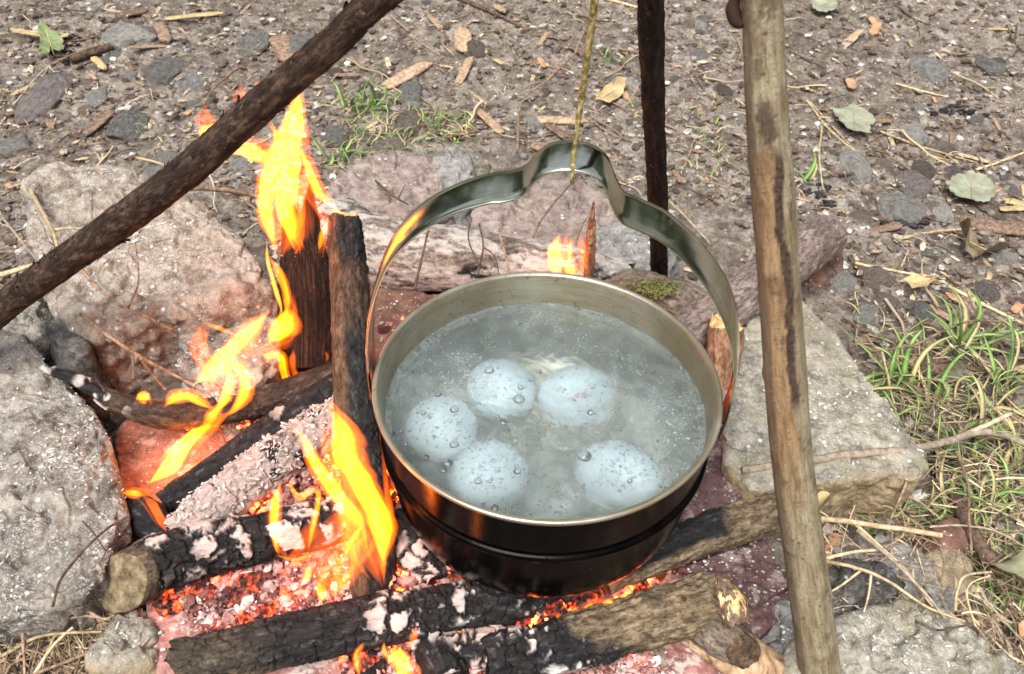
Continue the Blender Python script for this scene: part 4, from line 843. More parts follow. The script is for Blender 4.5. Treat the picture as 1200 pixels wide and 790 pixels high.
bitsbag('ember_bed', [(ZA, 900, .010, .018, .001, .0055, .2, 1, .5), (ZA, 1500, .010, .018, .0008, .003, .1, 1, .5), (ZA, 70, .012, .020, .003, .006, .1, .9, 1), (ZB, 900, .012, .034, .001, .0052, .1, .8, 3.2), (ZC, 1000, .012, .032, .001, .0052, .2, .8, 1.8),
    (ZD, 1300, .010, .024, .001, .0052, .1, 1, 2.2), (ZE, 1200, .006, .016, .001, .0056, .0, .9, 2.6), (ZF, 900, .006, .014, .0008, .004, .25, 1, .35), (ZG, 420, .014, .026, .001, .0045, .3, 1, .9),
    ([(370, 380), (600, 345), (820, 440), (800, 700), (430, 640)], 1500, .010, .026, .002, .010, .1, .9, 1.8)],
    'bed of pink ash and glowing ember bits on the clay tiles')
hot_me = []
def rockvar(sub, seed, chunky=.35, sc=(1, 1, 1)):
    V, T = ICO[sub]; V = V.copy(); p = V+seed*2.3
    for k in range(7):                                   # broken flat faces
        n_ = RN.randn(3); n_ /= np.linalg.norm(n_); d = .62+.25*RN.rand(); t = V@n_; V = V-np.maximum(0, t-d)[:, None]*n_*.92
    V = V*(1+chunky*.5*fbm(p, 1.6, 3, seed)+.06*fbm(p, 6, 2, seed+1))[:, None]*np.array(sc); return V, T
for k in range(6):
    V, T = rockvar(3, 90+k, .5, (1.3, .85, .7)); hot_me.append(meshdata('glowing_coal', V, T, MAT['coal_hot'], smooth=False))
gi = 0
def place(me, name, P, s, rz=None, rx=0., label=None, cat=None, group=None, sc=(1, 1, 1)):
    o = bpy.data.objects.new(name, me); COL.objects.link(o); o.location = [float(c) for c in P]; o.scale = (s*sc[0], s*sc[1], s*sc[2])
    o.rotation_euler = (rx, RN.randn()*.15, RN.rand()*6.28 if rz is None else rz); return tag(o, label, cat, group)
for zone, cnt, z, lab in ((ZB, 12, .024, 'red-hot coal heaped against the left underside of the pot'), (ZD, 15, .020, 'glowing coal in the gap between the two front logs'), (ZE, 9, .014, 'glowing coal among the small flames at the bottom edge'),
                          (ZC, 8, .024, 'pinkish glowing coal behind the sawn left log'), (ZA, 9, .014, 'pale ash-coated coal on the lower left clay tile')):
    for k in range(cnt):
        x, y = rand_in(zone); place(hot_me[gi % 6], 'glowing_coal', at(x, y, z), RN.uniform(.006, .0125), label=lab, cat='coal', group='glowing coals of the fire'); gi += 1
# charcoal crumbs and stray ash flakes on tiles and logs
b = Bag()
for poly, cnt, z in (([(135, 505), (345, 430), (420, 520), (215, 640)], 160, .0145), ([(170, 700), (400, 600), (520, 800), (190, 830)], 220, .011), ([(800, 545), (862, 500), (905, 640), (770, 680)], 190, .0195), ([(795, 665), (900, 628), (925, 690), (800, 720)], 110, .0155), ([(430, 335), (520, 350), (500, 400), (430, 430)], 60, .0235)):
    for k in range(cnt):
        P = at(*rand_in(poly), z); s = .0004+.0011*RN.rand()**3; b.add(FV*[s*1.3, s, s*.4]+RN.randn(*FV.shape)*s*.15+P, T=FT, a=RN.rand())
tag(obj('ash_flakes', b.mesh('ash_flakes', MAT['ashbits'], False)), 'white ash flakes sprinkled over the clay tiles', kind='stuff')
tag(obj('ash_flakes', FLAKES.mesh('ash_flakes', MAT['ashbits'], False)), 'white ash flakes lying on the hearth stones', kind='stuff')

# ================================================================ GROUND LITTER
ROCKPX = [[(0, 385), (60, 195), (240, 200), (330, 330), (420, 250), (480, 165), (560, 165), (800, 240), (940, 255), (990, 260), (1000, 400), (1100, 550), (960, 610), (930, 790), (180, 790), (150, 720), (0, 735)]]
def isground(x, y): return not inpoly(x, y, ROCKPX[0])
bg_ = Bag()
smallrocks = [rockvar(1, 200+k, .5, (1.2, .9, .6)) for k in range(8)]
def ground_pts(cnt, power=1.25, allow=.25):
    out = []
    while len(out) < cnt:
        px, py = RN.uniform(-90, 1290), -60+880*RN.rand()**power
        if isground(px, py) or RN.rand() < allow: out.append(at(px, py, 0))
    P = np.array(out); P[:, 2] = gheight(P[:, 0], P[:, 1]); return P
def addbits(cnt, s0, s1, pw):
    for P in ground_pts(cnt):
        V, T = smallrocks[RN.randint(8)]; s = s0+(s1-s0)*RN.rand()**pw; a = RN.rand()*6.28
        q = V*s*[1, 1, RN.uniform(.5, 1)]; q = np.stack([q[:, 0]*math.cos(a)-q[:, 1]*math.sin(a), q[:, 0]*math.sin(a)+q[:, 1]*math.cos(a), q[:, 2]+s*.15+.001], 1)
        bg_.add(q+P, T=T, a=RN.rand()**1.4)
addbits(15000, .0012, .0075, 2.6)
tag(obj('gravel', bg_.mesh('gravel', MAT['grit'], False)), 'fine grit and mud crumbs strewn over the ground', kind='stuff')
# plant litter: needles, straw bits, bark crumbs
lb = Bag()
for P in ground_pts(5200, 1.3, .06):
    a = RN.rand()*6.28; L = .006+.03*RN.rand()**2.2; r = .0004+.0007*RN.rand(); d = np.array([math.cos(a), math.sin(a), RN.randn()*.12])*L/2; q = np.array([-math.sin(a), math.cos(a), 0])*L*RN.randn()*.10
    cheap_tube(lb, [P-d+[0, 0, .003], P+q+[0, 0, .0045+.002*RN.rand()], P+d+[0, 0, .003]], [r*.7, r, r*.4], 4, 3, RN.rand())
for P in ground_pts(3000, 1.3, .03):
    s = .002+.007*RN.rand()**2; a = RN.rand()*6.28; e = RN.uniform(1.3, 3.2); q = FV*[s*e*.6, s*.5, s*.14]+RN.randn(*FV.shape)*s*.08
    q = np.stack([q[:, 0]*math.cos(a)-q[:, 1]*math.sin(a), q[:, 0]*math.sin(a)+q[:, 1]*math.cos(a), q[:, 2]+q[:, 0]*RN.randn()*.25+.003], 1); lb.add(q+P, T=FT, a=RN.rand())
for zone, cnt in (([(0, 730), (150, 715), (180, 790), (0, 800)], 260), ([(930, 620), (1100, 600), (1200, 640), (1200, 790), (960, 790)], 420), ([(1000, 400), (1200, 400), (1200, 640), (1090, 600), (1080, 540)], 230)):
    for k in range(cnt):
        P = at(*rand_in(zone), .008); P[2] = max(G(P[0], P[1])+.004, .004)+RN.rand()*.022*(zone[0][0] > 900); a = RN.rand()*6.28; L = .012+.05*RN.rand()**1.6; r = .0004+.0006*RN.rand(); d = np.array([math.cos(a), math.sin(a), RN.randn()*.25])*L/2
        q = np.array([-math.sin(a), math.cos(a), .3])*L*RN.randn()*.16; cheap_tube(lb, [P-d, P+q, P+d], [r*.7, r, r*.4], 5, 3, .35+.65*RN.rand())
tag(obj('plant_litter', lb.mesh('plant_litter', MAT['litter'], False)), 'dry needles, straw bits and bark crumbs on the mud', kind='stuff')

# loose pebbles, one object each
pv = []
for k in range(16):
    V, T = rockvar(3, 300+k, .35, (1.15, .9, .55)); pv.append([meshdata('pebble', V, T, mt, smooth=True) for mt in MAT['peb']])
KINDS = [('grey stone', 0), ('brown stone', 1), ('pale stone', 2), ('mauve stone', 3)]
ZN = [('in the bottom left corner', lambda x, y: y > 700 and x < 300), ('in the bottom right corner', lambda x, y: y > 610 and x > 900), ('beside the right-hand grass', lambda x, y: y > 340 and x > 900),
      ('near the left edge behind the boulders', lambda x, y: x < 130 and y > 90), ('near the top left corner', lambda x, y: x < 130), ('behind the leaning pole', lambda x, y: x < 300), ('at the top beside the leaning pole', lambda x, y: x < 460 and y < 80), ('between the tall flame and the reddish stone', lambda x, y: x < 460),
      ('at the top left of the cord', lambda x, y: x < 680 and y < 80), ('beyond the hump of the handle', lambda x, y: x < 760), ('between the back pole and the front pole, far off', lambda x, y: x < 900 and y < 130), ('between the back pole and the front pole, nearer the pot', lambda x, y: x < 900),
      ('right of the front pole at the top', lambda x, y: x < 1060 and y < 110), ('in the top right corner', lambda x, y: y < 110), ('right of the front pole, level with the handle hump', lambda x, y: x < 1060), ('near the right edge by the pale leaf', lambda x, y: True)]
def zone_of(P):
    x, y = px_of(np.array(P)[None]); return [z for z, f in ZN if f(x[0], y[0])][0]
def size_word(s, P, a, b): k = s*pxm(P); return 'tiny' if k < a else 'small' if k < b else 'larger'
for i, P in enumerate(ground_pts(210, 1.35, 0)):
    x, y = px_of(P[None]); x, y = x[0], y[0]; kd, mi_ = KINDS[RN.choice(4, p=[.33, .33, .16, .18])]; zn = [z for z, f in ZN if f(x, y)][0]
    s = .006+.013*RN.rand()**2; P[2] += -s*.06; place(pv[i % 16][mi_], 'pebble', P, s, label=size_word(s, P, 8, 12)+' '+kd+' '+zn, cat='stone', group='loose stones in the mud')
def ps(px, py, w, h, mi_, lab, seed, flat=.45):
    """one named stone: w and h are its size in the photograph"""
    P = atg(px, py); sc_ = pxm(P); el = math.sin(math.atan2(CAM[2], np.hypot(*(P-CAM)[:2]))); rx, ry = w/2/sc_, h/2/sc_/el
    V, T = rockvar(4, seed, .3, (1.08, 1.08, 1.3)); P[2] += -min(rx, ry)*flat*.05
    o = tag(obj('pebble', meshdata('pebble', V, T, MAT['peb'][mi_]), loc=P), lab, 'stone'); o.scale = (rx, ry, min(rx, ry)*flat)
for a in [(153, 45, 60, 20, 2, 'flat pale grey stone above the dark stick, top left'), (298, 51, 32, 24, 0, 'rounded light grey pebble left of the reddish wood chip'), (195, 84, 42, 26, 0, 'grey stone below the flat pale one, top left'),
          (50, 117, 48, 50, 3, 'pinkish grey stone at the left under the green leaf'), (113, 118, 26, 24, 0, 'grey stone right of the pinkish one, near the stub stick'), (230, 96, 36, 26, 0, 'grey stone left of the curved twig over the flames'),
          (128, 66, 16, 28, 2, 'narrow pale stone at the end of the dark stick'), (478, 147, 40, 34, 1, 'orange-brown stone between the two grass sprouts'), (482, 112, 40, 26, 0, 'grey stone below the long tan wood chip'),
          (1070, 155, 32, 22, 2, 'oval whitish stone beside the long straw, right side'), (1056, 248, 52, 34, 2, 'light grey angular stone on the right, below the straws'), (1002, 196, 32, 32, 2, 'pale grey wedge-shaped stone right of the front pole'),
          (1157, 78, 36, 22, 0, 'dark slate-grey stone near the top right corner'), (1098, 248, 30, 26, 2, 'small pale stone next to the light grey angular one'), (1188, 226, 20, 18, 3, 'purplish stone at the right edge beside the pale leaf'),
          (820, 66, 22, 18, 0, 'grey pebble left of the front pole near the top'), (822, 30, 14, 12, 2, 'whitish pebble left of the front pole at the top'), (1090, 86, 44, 26, 0, 'bluish grey stone right of the two straws'), (1075, 218, 40, 26, 3, 'mauve stone above the light grey angular one'),
          (1120, 210, 30, 22, 3, 'brown-mauve stone tucked against the pale leaf'), (1030, 325, 44, 18, 1, 'brown flat stone above the grass on the right'), (985, 330, 34, 22, 0, 'grey stone between the cut log end and the grass'), (1012, 368, 26, 24, 0, 'small grey stone at the upper edge of the right grass'),
          (150, 150, 44, 30, 0, 'grey stone behind the pinkish boulder'), (285, 196, 30, 20, 2, 'pale stone right of the pole above the left boulder'), (18, 172, 40, 24, 0, 'grey stone at the left edge behind the boulder'), (195, 196, 44, 30, 2, 'grey stone peeking over the pinkish boulder'),
          (455, 172, 34, 20, 1, 'brown stone in the grass behind the reddish stone'), (350, 60, 38, 30, 0, 'grey stone left of the pole under the bark strip'), (395, 160, 36, 24, 0, 'grey stone right of the tall flame'), (555, 60, 30, 20, 1, 'brown stone right of the upright wood chip'), (660, 190, 26, 20, 2, 'pale green-grey stone behind the hump of the handle')]:
    ps(*a, seed=int(a[0]*3+a[1]))
def charpile(cx, cy, w, h, lab, k0):
    P0 = atg(cx, cy); b = Bag()
    for k in range(60):
        P = atg(cx+RN.randn()*w*.28, cy+RN.randn()*h*.28); s = .002+.005*RN.rand()**2; V, T = smallrocks[RN.randint(8)]; b.add(V*s+P+[0, 0, s*.4], T=T, a=RN.rand())
    tag(obj('charcoal', b.mesh('charcoal', MAT['coal'], False)), lab, 'charcoal', kind='stuff')
for a in ((1118, 130, 44, 14, 'black charcoal crumbs on the mud at the upper right'), (960, 232, 36, 26, 'black charcoal heap beside the front pole'), (78, 52, 40, 26, 'black burnt patch of charcoal by the green leaf'), (1062, 262, 40, 10, 'charcoal crumbs against the light grey stone on the right'), (1105, 545, 26, 20, 'charcoal lump off the right corner of the slab')): charpile(*a, 0)

# chips and sticks
def chip(px0, py0, px1, py1, wpx, mat, lab, name='wood_chip', cat='wood chip', dz=.005, seed=1):
    A_, B_ = atg(px0, py0, dz), atg(px1, py1, dz); w = wpx/2/pxm(A_)*1.15; d = B_-A_; L = np.linalg.norm(d); d = d/L; s_ = np.cross(d, [0, 0, 1.]); s_ /= np.linalg.norm(s_); u_ = np.cross(s_, d)
    n, mm = 22, 10; V = []
    for i in range(n):
        t = i/(n-1); e = min(1, (t+.04)*6, (1.04-t)*6)**.5
        for j in range(mm):
            an = j/mm*6.283; sx_ = math.copysign(abs(math.cos(an))**.5, math.cos(an)); sy_ = math.copysign(abs(math.sin(an))**.7, math.sin(an)); V.append(d*(t-.5)*L+s_*sx_*w*e+u_*sy_*w*.28*e)
    V = np.array(V); p = V+seed*1.7; V = V+s_*(w*.25*fbm(p, 90, 2, seed))[:, None]+u_*(w*.22*fbm(p, 60, 3, seed+2))[:, None]+d*(w*.5*fbm(p, 120, 2, seed+3)*sm(np.abs(np.repeat(np.linspace(-1, 1, n), mm)), .8, 1))[:, None]
    k = len(V); V = np.vstack([V, V[:mm].mean(0), V[-mm:].mean(0)]); T = np.array([(k, j, (j+1) % mm) for j in range(mm)]+[(k+1, k-mm+(j+1) % mm, k-mm+j) for j in range(mm)])
    V = V-V.mean(0); me = meshdata(name, V, [grid_quads(n, mm, True)[:, ::-1], T], MAT[mat]); o = obj(name, me, loc=(A_+B_)/2)
    return tag(o, lab, cat), me
cm = []
for i, a in enumerate([(449, 103, 502, 74, 16, 'chip', 'long flat tan wood chip above the grass sprout, left of centre'), (541, 34, 546, 62, 18, 'chip', 'short upright tan wood chip near the top centre'), (325, 42, 342, 72, 22, 'bark_chip', 'reddish brown wood chip beside the rounded grey pebble'),
          (560, 128, 588, 156, 10, 'chip', 'thin tan wood chip pointing down toward the pot handle'), (186, 26, 196, 50, 12, 'bark_chip', 'brown wood chip hanging below the orange bark strip'), (192, 22, 262, 15, 8, 'leaf_tan', 'orange-tan strip of bark at the top left'),
          (99, 158, 132, 130, 11, 'bark_chip', 'short grey-brown stub of stick behind the left boulder'), (1144, 732, 1182, 719, 9, 'chip', 'tan broken stick piece beside the big leaf, lower right'), (1030, 26, 1022, 40, 9, 'leaf_orange', 'orange chip of wood at the top right'),
          (640, 145, 668, 165, 9, 'bark_chip', 'brown chip just behind the hump of the handle'), (520, 160, 560, 152, 8, 'bark_chip', 'brown sliver left of the handle hump'), (700, 115, 730, 100, 12, 'leaf_tan', 'yellowish chip between cord and back pole'),
          (1020, 20, 1032, 34, 8, 'leaf_orange', 'second orange chip at the top right'), (1122, 180, 1160, 190, 6, 'chip', 'thin tan chip by the straw at the right'), (995, 92, 1000, 104, 9, 'leaf_orange', 'small orange chip right of the front pole'), (620, 140, 690, 142, 12, 'chip', 'broad pale chip behind the handle hump')]):
    o, me = chip(*a[:7], seed=i+1); cm.append(me)
for i, P in enumerate(ground_pts(120, 1.3, 0)):
    x, y = px_of(P[None]); zn = [z for z, f in ZN if f(x[0], y[0])][0]; ci = RN.randint(len(cm)); me = cm[ci]; P[2] += .004; s_ = RN.uniform(.3, .8); wd = ['pale tan', 'brown', 'orange-tan'][0 if 'wood_chip' in me.materials[0].name else 1 if 'bark' in me.materials[0].name else 2]
    place(me, 'wood_chip', P, s_, rx=RN.randn()*.1, label=('small ' if s_ < .5 else 'larger ')+wd+' wood scrap '+zn, cat='wood chip', group='wood scraps on the mud')
tm = []
def twig(name, lab, pts, r0, r1, mat, cat='twig', side=(), n=40, wob=.0012, seed=1, g=True, zs=None):
    P = [atg(p[0], p[1], p[2] if len(p) > 2 else .004) if g else at(*p) for p in pts]
    Pc, rd, s_ = resample(P, np.linspace(r0, r1, len(P)), n); Pc = Pc+wob*np.stack([fbm(Pc+seed+k, 40, 3, k) for k in (1, 2, 3)], 1)*[1, 1, .5]
    b = Bag(); off = Pc.mean(0); cheap_tube(b, Pc-off, rd*(1+.18*fbm(Pc+seed, 180, 2, 3)), n, 7); o = tag(obj(name, b.mesh(name, MAT[mat]), loc=off), lab, cat)
    for sp in side:
        Q_ = [atg(p[0], p[1], p[2] if len(p) > 2 else .004) if g else at(*p) for p in sp]; b = Bag()
        Qc, rq, _ = resample(Q_, np.linspace(r0*.7, r1*.6, len(Q_)), 16); cheap_tube(b, Qc+.0006*RN.randn(3)-off, rq, 16, 6); obj('side_twig', b.mesh('side_twig', MAT[mat]), o)
    return o
TW = [
 ('pale twig reaching from the thin fork down to the mud at the top left', [(57, 78), (40, 108), (26, 130), (34, 148)], .0016, .0010, 'twig_pale', [[(57, 78), (72, 95), (82, 120)]]),
 ('long thin pale twig at the far left edge', [(0, 148), (20, 118), (42, 92), (60, 74)], .0014, .0008, 'twig_pale', []),
 ('dark thick stick lying beside the burnt patch, top left', [(82, 70, .008), (108, 62, .009), (131, 54, .009)], .0062, .0055, 'twig_dark', []),
 ('brown stick crossing to the green leaf at the top left', [(60, 76, .008), (90, 62, .010), (118, 52, .010)], .0022, .0015, 'twig', []),
 ('thin curved twig above the flames at the upper left', [(237, 125, .02), (250, 104, .03), (268, 88, .03), (282, 78, .02)], .0016, .0012, 'twig', []),
 ('brown branching twig leading into the flames right of the leaning pole', [(220, 220, .05), (258, 222, .07), (300, 230, .06), (318, 240, .05)], .0030, .0024, 'twig', [[(272, 225, .06), (290, 238, .06), (306, 252, .055)]]),
 ('long dark stick at the top, left of the cord', [(532, -4), (580, 16), (620, 36)], .0032, .0022, 'twig_dark', []),
 ('thin forked twig arching up to the cord', [(606, 180, .02), (611, 120, .02), (640, 95, .03), (672, 64, .05), (710, 36, .05), (744, 10, .04)], .0017, .0009, 'twig', [[(640, 95, .03), (644, 76, .04)], [(672, 64, .05), (684, 36, .06), (693, 16, .06)]]),
 ('dark twig curling behind the grass sprout at the top', [(458, 18), (480, 38), (500, 55), (518, 66)], .0018, .0011, 'twig', []),
 ('pair of long straws lying right of the front pole', [(946, 118), (970, 150), (1002, 178)], .0018, .0012, 'straw', [[(950, 120), (976, 148), (1008, 182)]]),
 ('upright pale straw against the front pole', [(963, 148, .01), (960, 185, .02), (965, 222, .006)], .0014, .0009, 'straw', []),
 ('long straw with a fork at the right above the grey stone', [(1032, 154), (1080, 172), (1142, 190)], .0018, .0010, 'straw', [[(1110, 182), (1128, 196)]]),
 ('straw running off the right edge above the pale leaf', [(1142, 199), (1170, 190), (1205, 177)], .0018, .0014, 'straw', []),
 ('long tan straw below the pale leaf at the right edge', [(1050, 281), (1110, 270), (1205, 266)], .0021, .0016, 'straw', []),
 ('tan straw above the small yellow leaf', [(1002, 308), (1050, 318), (1108, 327)], .0018, .0012, 'straw', []),
 ('long straw slanting down to the right edge above the grass', [(1112, 336), (1155, 358), (1205, 383)], .0021, .0016, 'straw', []),
 ('long thin brown stem arching over the right grass', [(1008, 414, .01), (1070, 405, .04), (1105, 388, .05), (1140, 376, .045), (1180, 378, .03), (1215, 382, .02)], .0013, .0009, 'twig', []),
 ('pale vertical stem crossing the arching stem', [(1134, 340, .02), (1142, 360, .03), (1146, 380, .04), (1130, 410, .03)], .0019, .0012, 'straw', []),
 ('tan straw leaning against the slab in the grass', [(1033, 412, .04), (1040, 440, .03), (1050, 480, .01)], .0013, .0010, 'straw', []),
 ('straw with a loose fork near the top right', [(1050, 98), (1085, 108), (1112, 114)], .0016, .0011, 'straw', []),
 ('dark forked twig near the top right corner', [(1052, 8), (1075, 24), (1112, 36)], .0020, .0012, 'twig_dark', [[(1075, 24), (1078, 42)]]),
 ('dark branching twig at the right edge near the top', [(1180, 30), (1188, 50), (1204, 64)], .0022, .0014, 'twig_dark', [[(1188, 50), (1192, 26)]]),
 ('dark thin twig right of the front pole near the top', [(925, 60), (945, 70), (968, 80)], .0018, .0012, 'twig_dark', []),
 ('pale straw at the top beside the back pole', [(708, -2), (730, 4), (752, 10)], .0026, .0020, 'straw', []),
 ('brown twig left of the back pole', [(690, 140), (715, 156), (740, 166)], .0018, .0010, 'twig', []),
 ('thin twig curving right of the back pole', [(800, 200), (808, 180), (815, 160)], .0016, .0010, 'twig', []),
 ('grass-brown twig right of the flames by the sprout', [(352, 118), (375, 122), (402, 126)], .0012, .0008, 'straw', []),
 ('straw seen through the handle beside the back pole', [(783, 235, .01), (805, 256, .012), (832, 285, .01)], .0016, .0012, 'straw', []),
 ('brown stick leaning in the handle arch', [(618, 300, .05), (632, 262, .06), (660, 225, .05), (680, 208, .04)], .0016, .0010, 'twig', [[(632, 262, .06), (618, 240, .05)]]),
 ('thin stick right of the flame seen through the handle', [(672, 300, .06), (680, 270, .06), (694, 245, .05)], .0010, .0007, 'twig', []),
 ('dark upright stick over the pale log behind the pot', [(485, 340, .07), (494, 305, .085), (502, 270, .09)], .0016, .0010, 'twig_dark', []),
 ('bundle of dark stems rising behind the pot, left', [(560, 320, .07), (566, 290, .08), (562, 262, .085)], .0013, .0008, 'twig_dark', [[(566, 290, .08), (578, 300, .078), (584, 322, .075)], [(560, 310, .075), (548, 280, .085), (552, 255, .08)]]),
 ('thin pale stem behind the pot left of the flame', [(598, 320, .07), (590, 292, .08), (584, 266, .08)], .0011, .0008, 'twig', []),
 ('red-brown twig over the reddish stone', [(440, 212, .055), (458, 228, .06), (478, 240, .058)], .0014, .0009, 'twig_dark', [[(466, 232, .06), (474, 216, .062)]]),
]
for i, t in enumerate(TW): twig('twig' if 'straw' not in t[4] else 'straw', t[0], t[1], t[2], t[3], t[4], 'twig' if t[4] != 'straw' else 'straw', t[5], seed=i)
twig('twig', 'thick grey-brown twig lying across the slab to the right edge', [(868, 552, .062), (930, 542, .064), (1000, 533, .062), (1060, 527, .058), (1110, 516, .048), (1146, 507, .045), (1172, 508, .040), (1205, 522, .03)], .0034, .0032, 'twig_pale', n=90, wob=.0025, g=False, side=([(1130, 511, .045), (1160, 498, .05), (1185, 486, .05)],))
twig('twig', 'rope-like tan twig below the slab, snapped at its right end', [(950, 606, .030), (1000, 612, .032), (1060, 620, .030), (1104, 628, .026)], .0024, .0022, 'straw', n=60, g=False, side=([(1000, 612, .032), (1030, 640, .02), (1060, 668, .02), (1100, 720, .02)],))
twig('twig', 'red-brown thin stem standing against the end of the slab', [(1067, 548, .06), (1056, 580, .045), (1040, 616, .03)], .0014, .0009, 'twig', g=False)
twig('twig', 'thin tan twig arching over the brown rounded stone', [(955, 656, .03), (1000, 664, .045), (1040, 680, .045), (1085, 710, .035), (1130, 728, .03)], .0015, .0009, 'straw', g=False, n=60, side=([(1020, 672, .045), (1016, 700, .035), (1004, 740, .03)], [(1010, 668, .045), (980, 690, .035), (955, 700, .03)]))
twig('twig', 'pale twig slanting over the light grey rubbly stone', [(1005, 622, .03), (1045, 655, .04), (1080, 690, .04), (1108, 724, .03)], .0017, .0011, 'twig_pale', g=False, n=50)
twig('twig', 'short orange twig at the right side of the front pole', [(964, 656, .03), (995, 648, .035), (1030, 644, .03)], .0016, .001, 'straw', g=False)
twig('twig', 'dark curved wire-like twig on the mossy corner stone', [(1072, 728, .042), (1100, 738, .042), (1140, 730, .04)], .0010, .0007, 'twig_dark', g=False)
twig('stick', 'thick dark stick lying in the dead grass at the lower right', [(1118, 580, .02), (1136, 620, .022), (1165, 664, .018)], .0050, .0065, 'twig_dark', 'stick', g=False)
twig('twig', 'pinkish stem crossing the thick dark stick', [(1122, 530, .03), (1134, 570, .04), (1136, 610, .045), (1138, 650, .035)], .0014, .0010, 'twig', g=False)
twig('twig', 'thin light stem running right under the rope-like twig', [(1090, 618, .03), (1130, 616, .035), (1165, 622, .03), (1200, 640, .02)], .0010, .0008, 'twig_pale', g=False)
twig('straw', 'curled loop of dry grass beside the big leaf', [(1120, 715, .02), (1122, 690, .035), (1132, 674, .04), (1160, 670, .03)], .0012, .0009, 'straw', 'straw', g=False, side=([(1145, 735, .02), (1135, 700, .03), (1140, 684, .035), (1162, 675, .035)], [(1120, 700, .02), (1135, 718, .02), (1148, 735, .02)]))
twig('twig', 'forked tan twig lying over the ashy stones at the left', [(94, 368, .10), (125, 392, .115), (155, 413, .10), (190, 432, .08), (228, 452, .06)], .0018, .0013, 'twig', g=False, side=([(155, 413, .10), (156, 442, .08)], [(165, 420, .095), (180, 440, .07), (194, 456, .055)]))
twig('twig', 'thin branching twig on the pinkish boulder', [(92, 312, .125), (118, 340, .125), (140, 358, .12), (175, 374, .10), (206, 394, .075)], .0016, .0011, 'twig', g=False, side=([(185, 378, .095), (200, 386, .085), (206, 382, .08)], [(150, 362, .12), (162, 330, .12), (158, 285, .13)]))
twig('twig', 'mossy stem lying down the front of the pinkish boulder', [(36, 222, .11), (48, 245, .118), (62, 272, .12), (70, 300, .115)], .0024, .0014, 'straw', g=False, side=([(62, 268, .12), (80, 266, .125), (104, 267, .13)],))
twig('twig', 'thin twig sticking up left of the pinkish boulder', [(4, 256, .05), (12, 266, .06), (28, 286, .06), (44, 306, .07)], .0016, .0011, 'twig_pale', g=False, side=([(12, 266, .06), (0, 262, .06)],))
twig('twig', 'greenish twig at the left edge under the leaning pole', [(-8, 324, .08), (15, 318, .085), (40, 310, .085)], .0028, .0018, 'straw', g=False)
twig('twig', 'thin curved twig on the flat-topped grey boulder', [(62, 712, .07), (72, 678, .075), (98, 645, .075), (124, 620, .072), (150, 606, .07)], .0010, .0008, 'twig_dark', g=False, side=([(98, 612, .074), (112, 628, .075), (124, 646, .072)],))
for i, (a, lab) in enumerate([([(0, 770, .01), (50, 745, .02), (120, 740, .02)], 'pale straw under the left boulder, bottom left'), ([(40, 790, .01), (60, 760, .02), (85, 735, .02)], 'leaning straw in the bottom left corner'), ([(30, 795, .01), (90, 770, .015), (135, 756, .015)], 'reddish thin twig at the bottom left'),
        ([(85, 705, .02), (120, 724, .03), (134, 720, .03)], 'thin stem curling below the sawn log end'), ([(142, 780, .01), (158, 765, .015), (175, 748, .015)], 'greenish stick right of the greenish grey stone'), ([(60, 730, .02), (100, 722, .025), (130, 726, .02)], 'brown stem below the left boulder edge'), ([(26, 722, .02), (26, 755, .02), (30, 790, .01)], 'upright brown stem in the shadow of the left boulder')]):
    twig('straw', lab, a, .0014, .0009, ['straw', 'straw', 'twig', 'twig', 'twig_pale', 'twig', 'twig'][i], 'straw', g=False, seed=40+i)
# scattered thin twigs, copies of a few
base_tw = []
for k in range(7):
    b = Bag(); L = .5; P = [np.array([t-.5, .12*math.sin(t*5+k)*RN.rand(), .01*math.sin(t*9)])*1.0 for t in np.linspace(0, 1, 6)]
    cheap_tube(b, P, np.linspace(.022, .011, 6), 14, 5)
    if k % 2: cheap_tube(b, [P[3], P[3]+[.12, .09, .01], P[3]+[.2, .2, .01]], [.013, .011, .007], 6, 4)
    base_tw.append([b.mesh('twig', MAT[q]) for q in ('twig', 'straw', 'twig_dark', 'twig_pale')])
for i, P in enumerate(ground_pts(170, 1.3, .04)):
    x, y = px_of(P[None]); zn = [z for z, f in ZN if f(x[0], y[0])][0]; c_ = RN.choice(4, p=[.4, .28, .2, .12]); P[2] += .005
    L_ = RN.uniform(.025, .095)
    place(base_tw[i % 7][c_], 'twig', P, L_, rx=RN.randn()*.1, label=('short ' if L_ < .05 else 'long ' if L_ > .075 else '')+['thin brown twig', 'dry yellow straw', 'thin dark twig', 'thin pale twig'][c_]+' '+zn, cat=['twig', 'straw', 'twig', 'twig'][c_], group='thin twigs and straws on the mud')

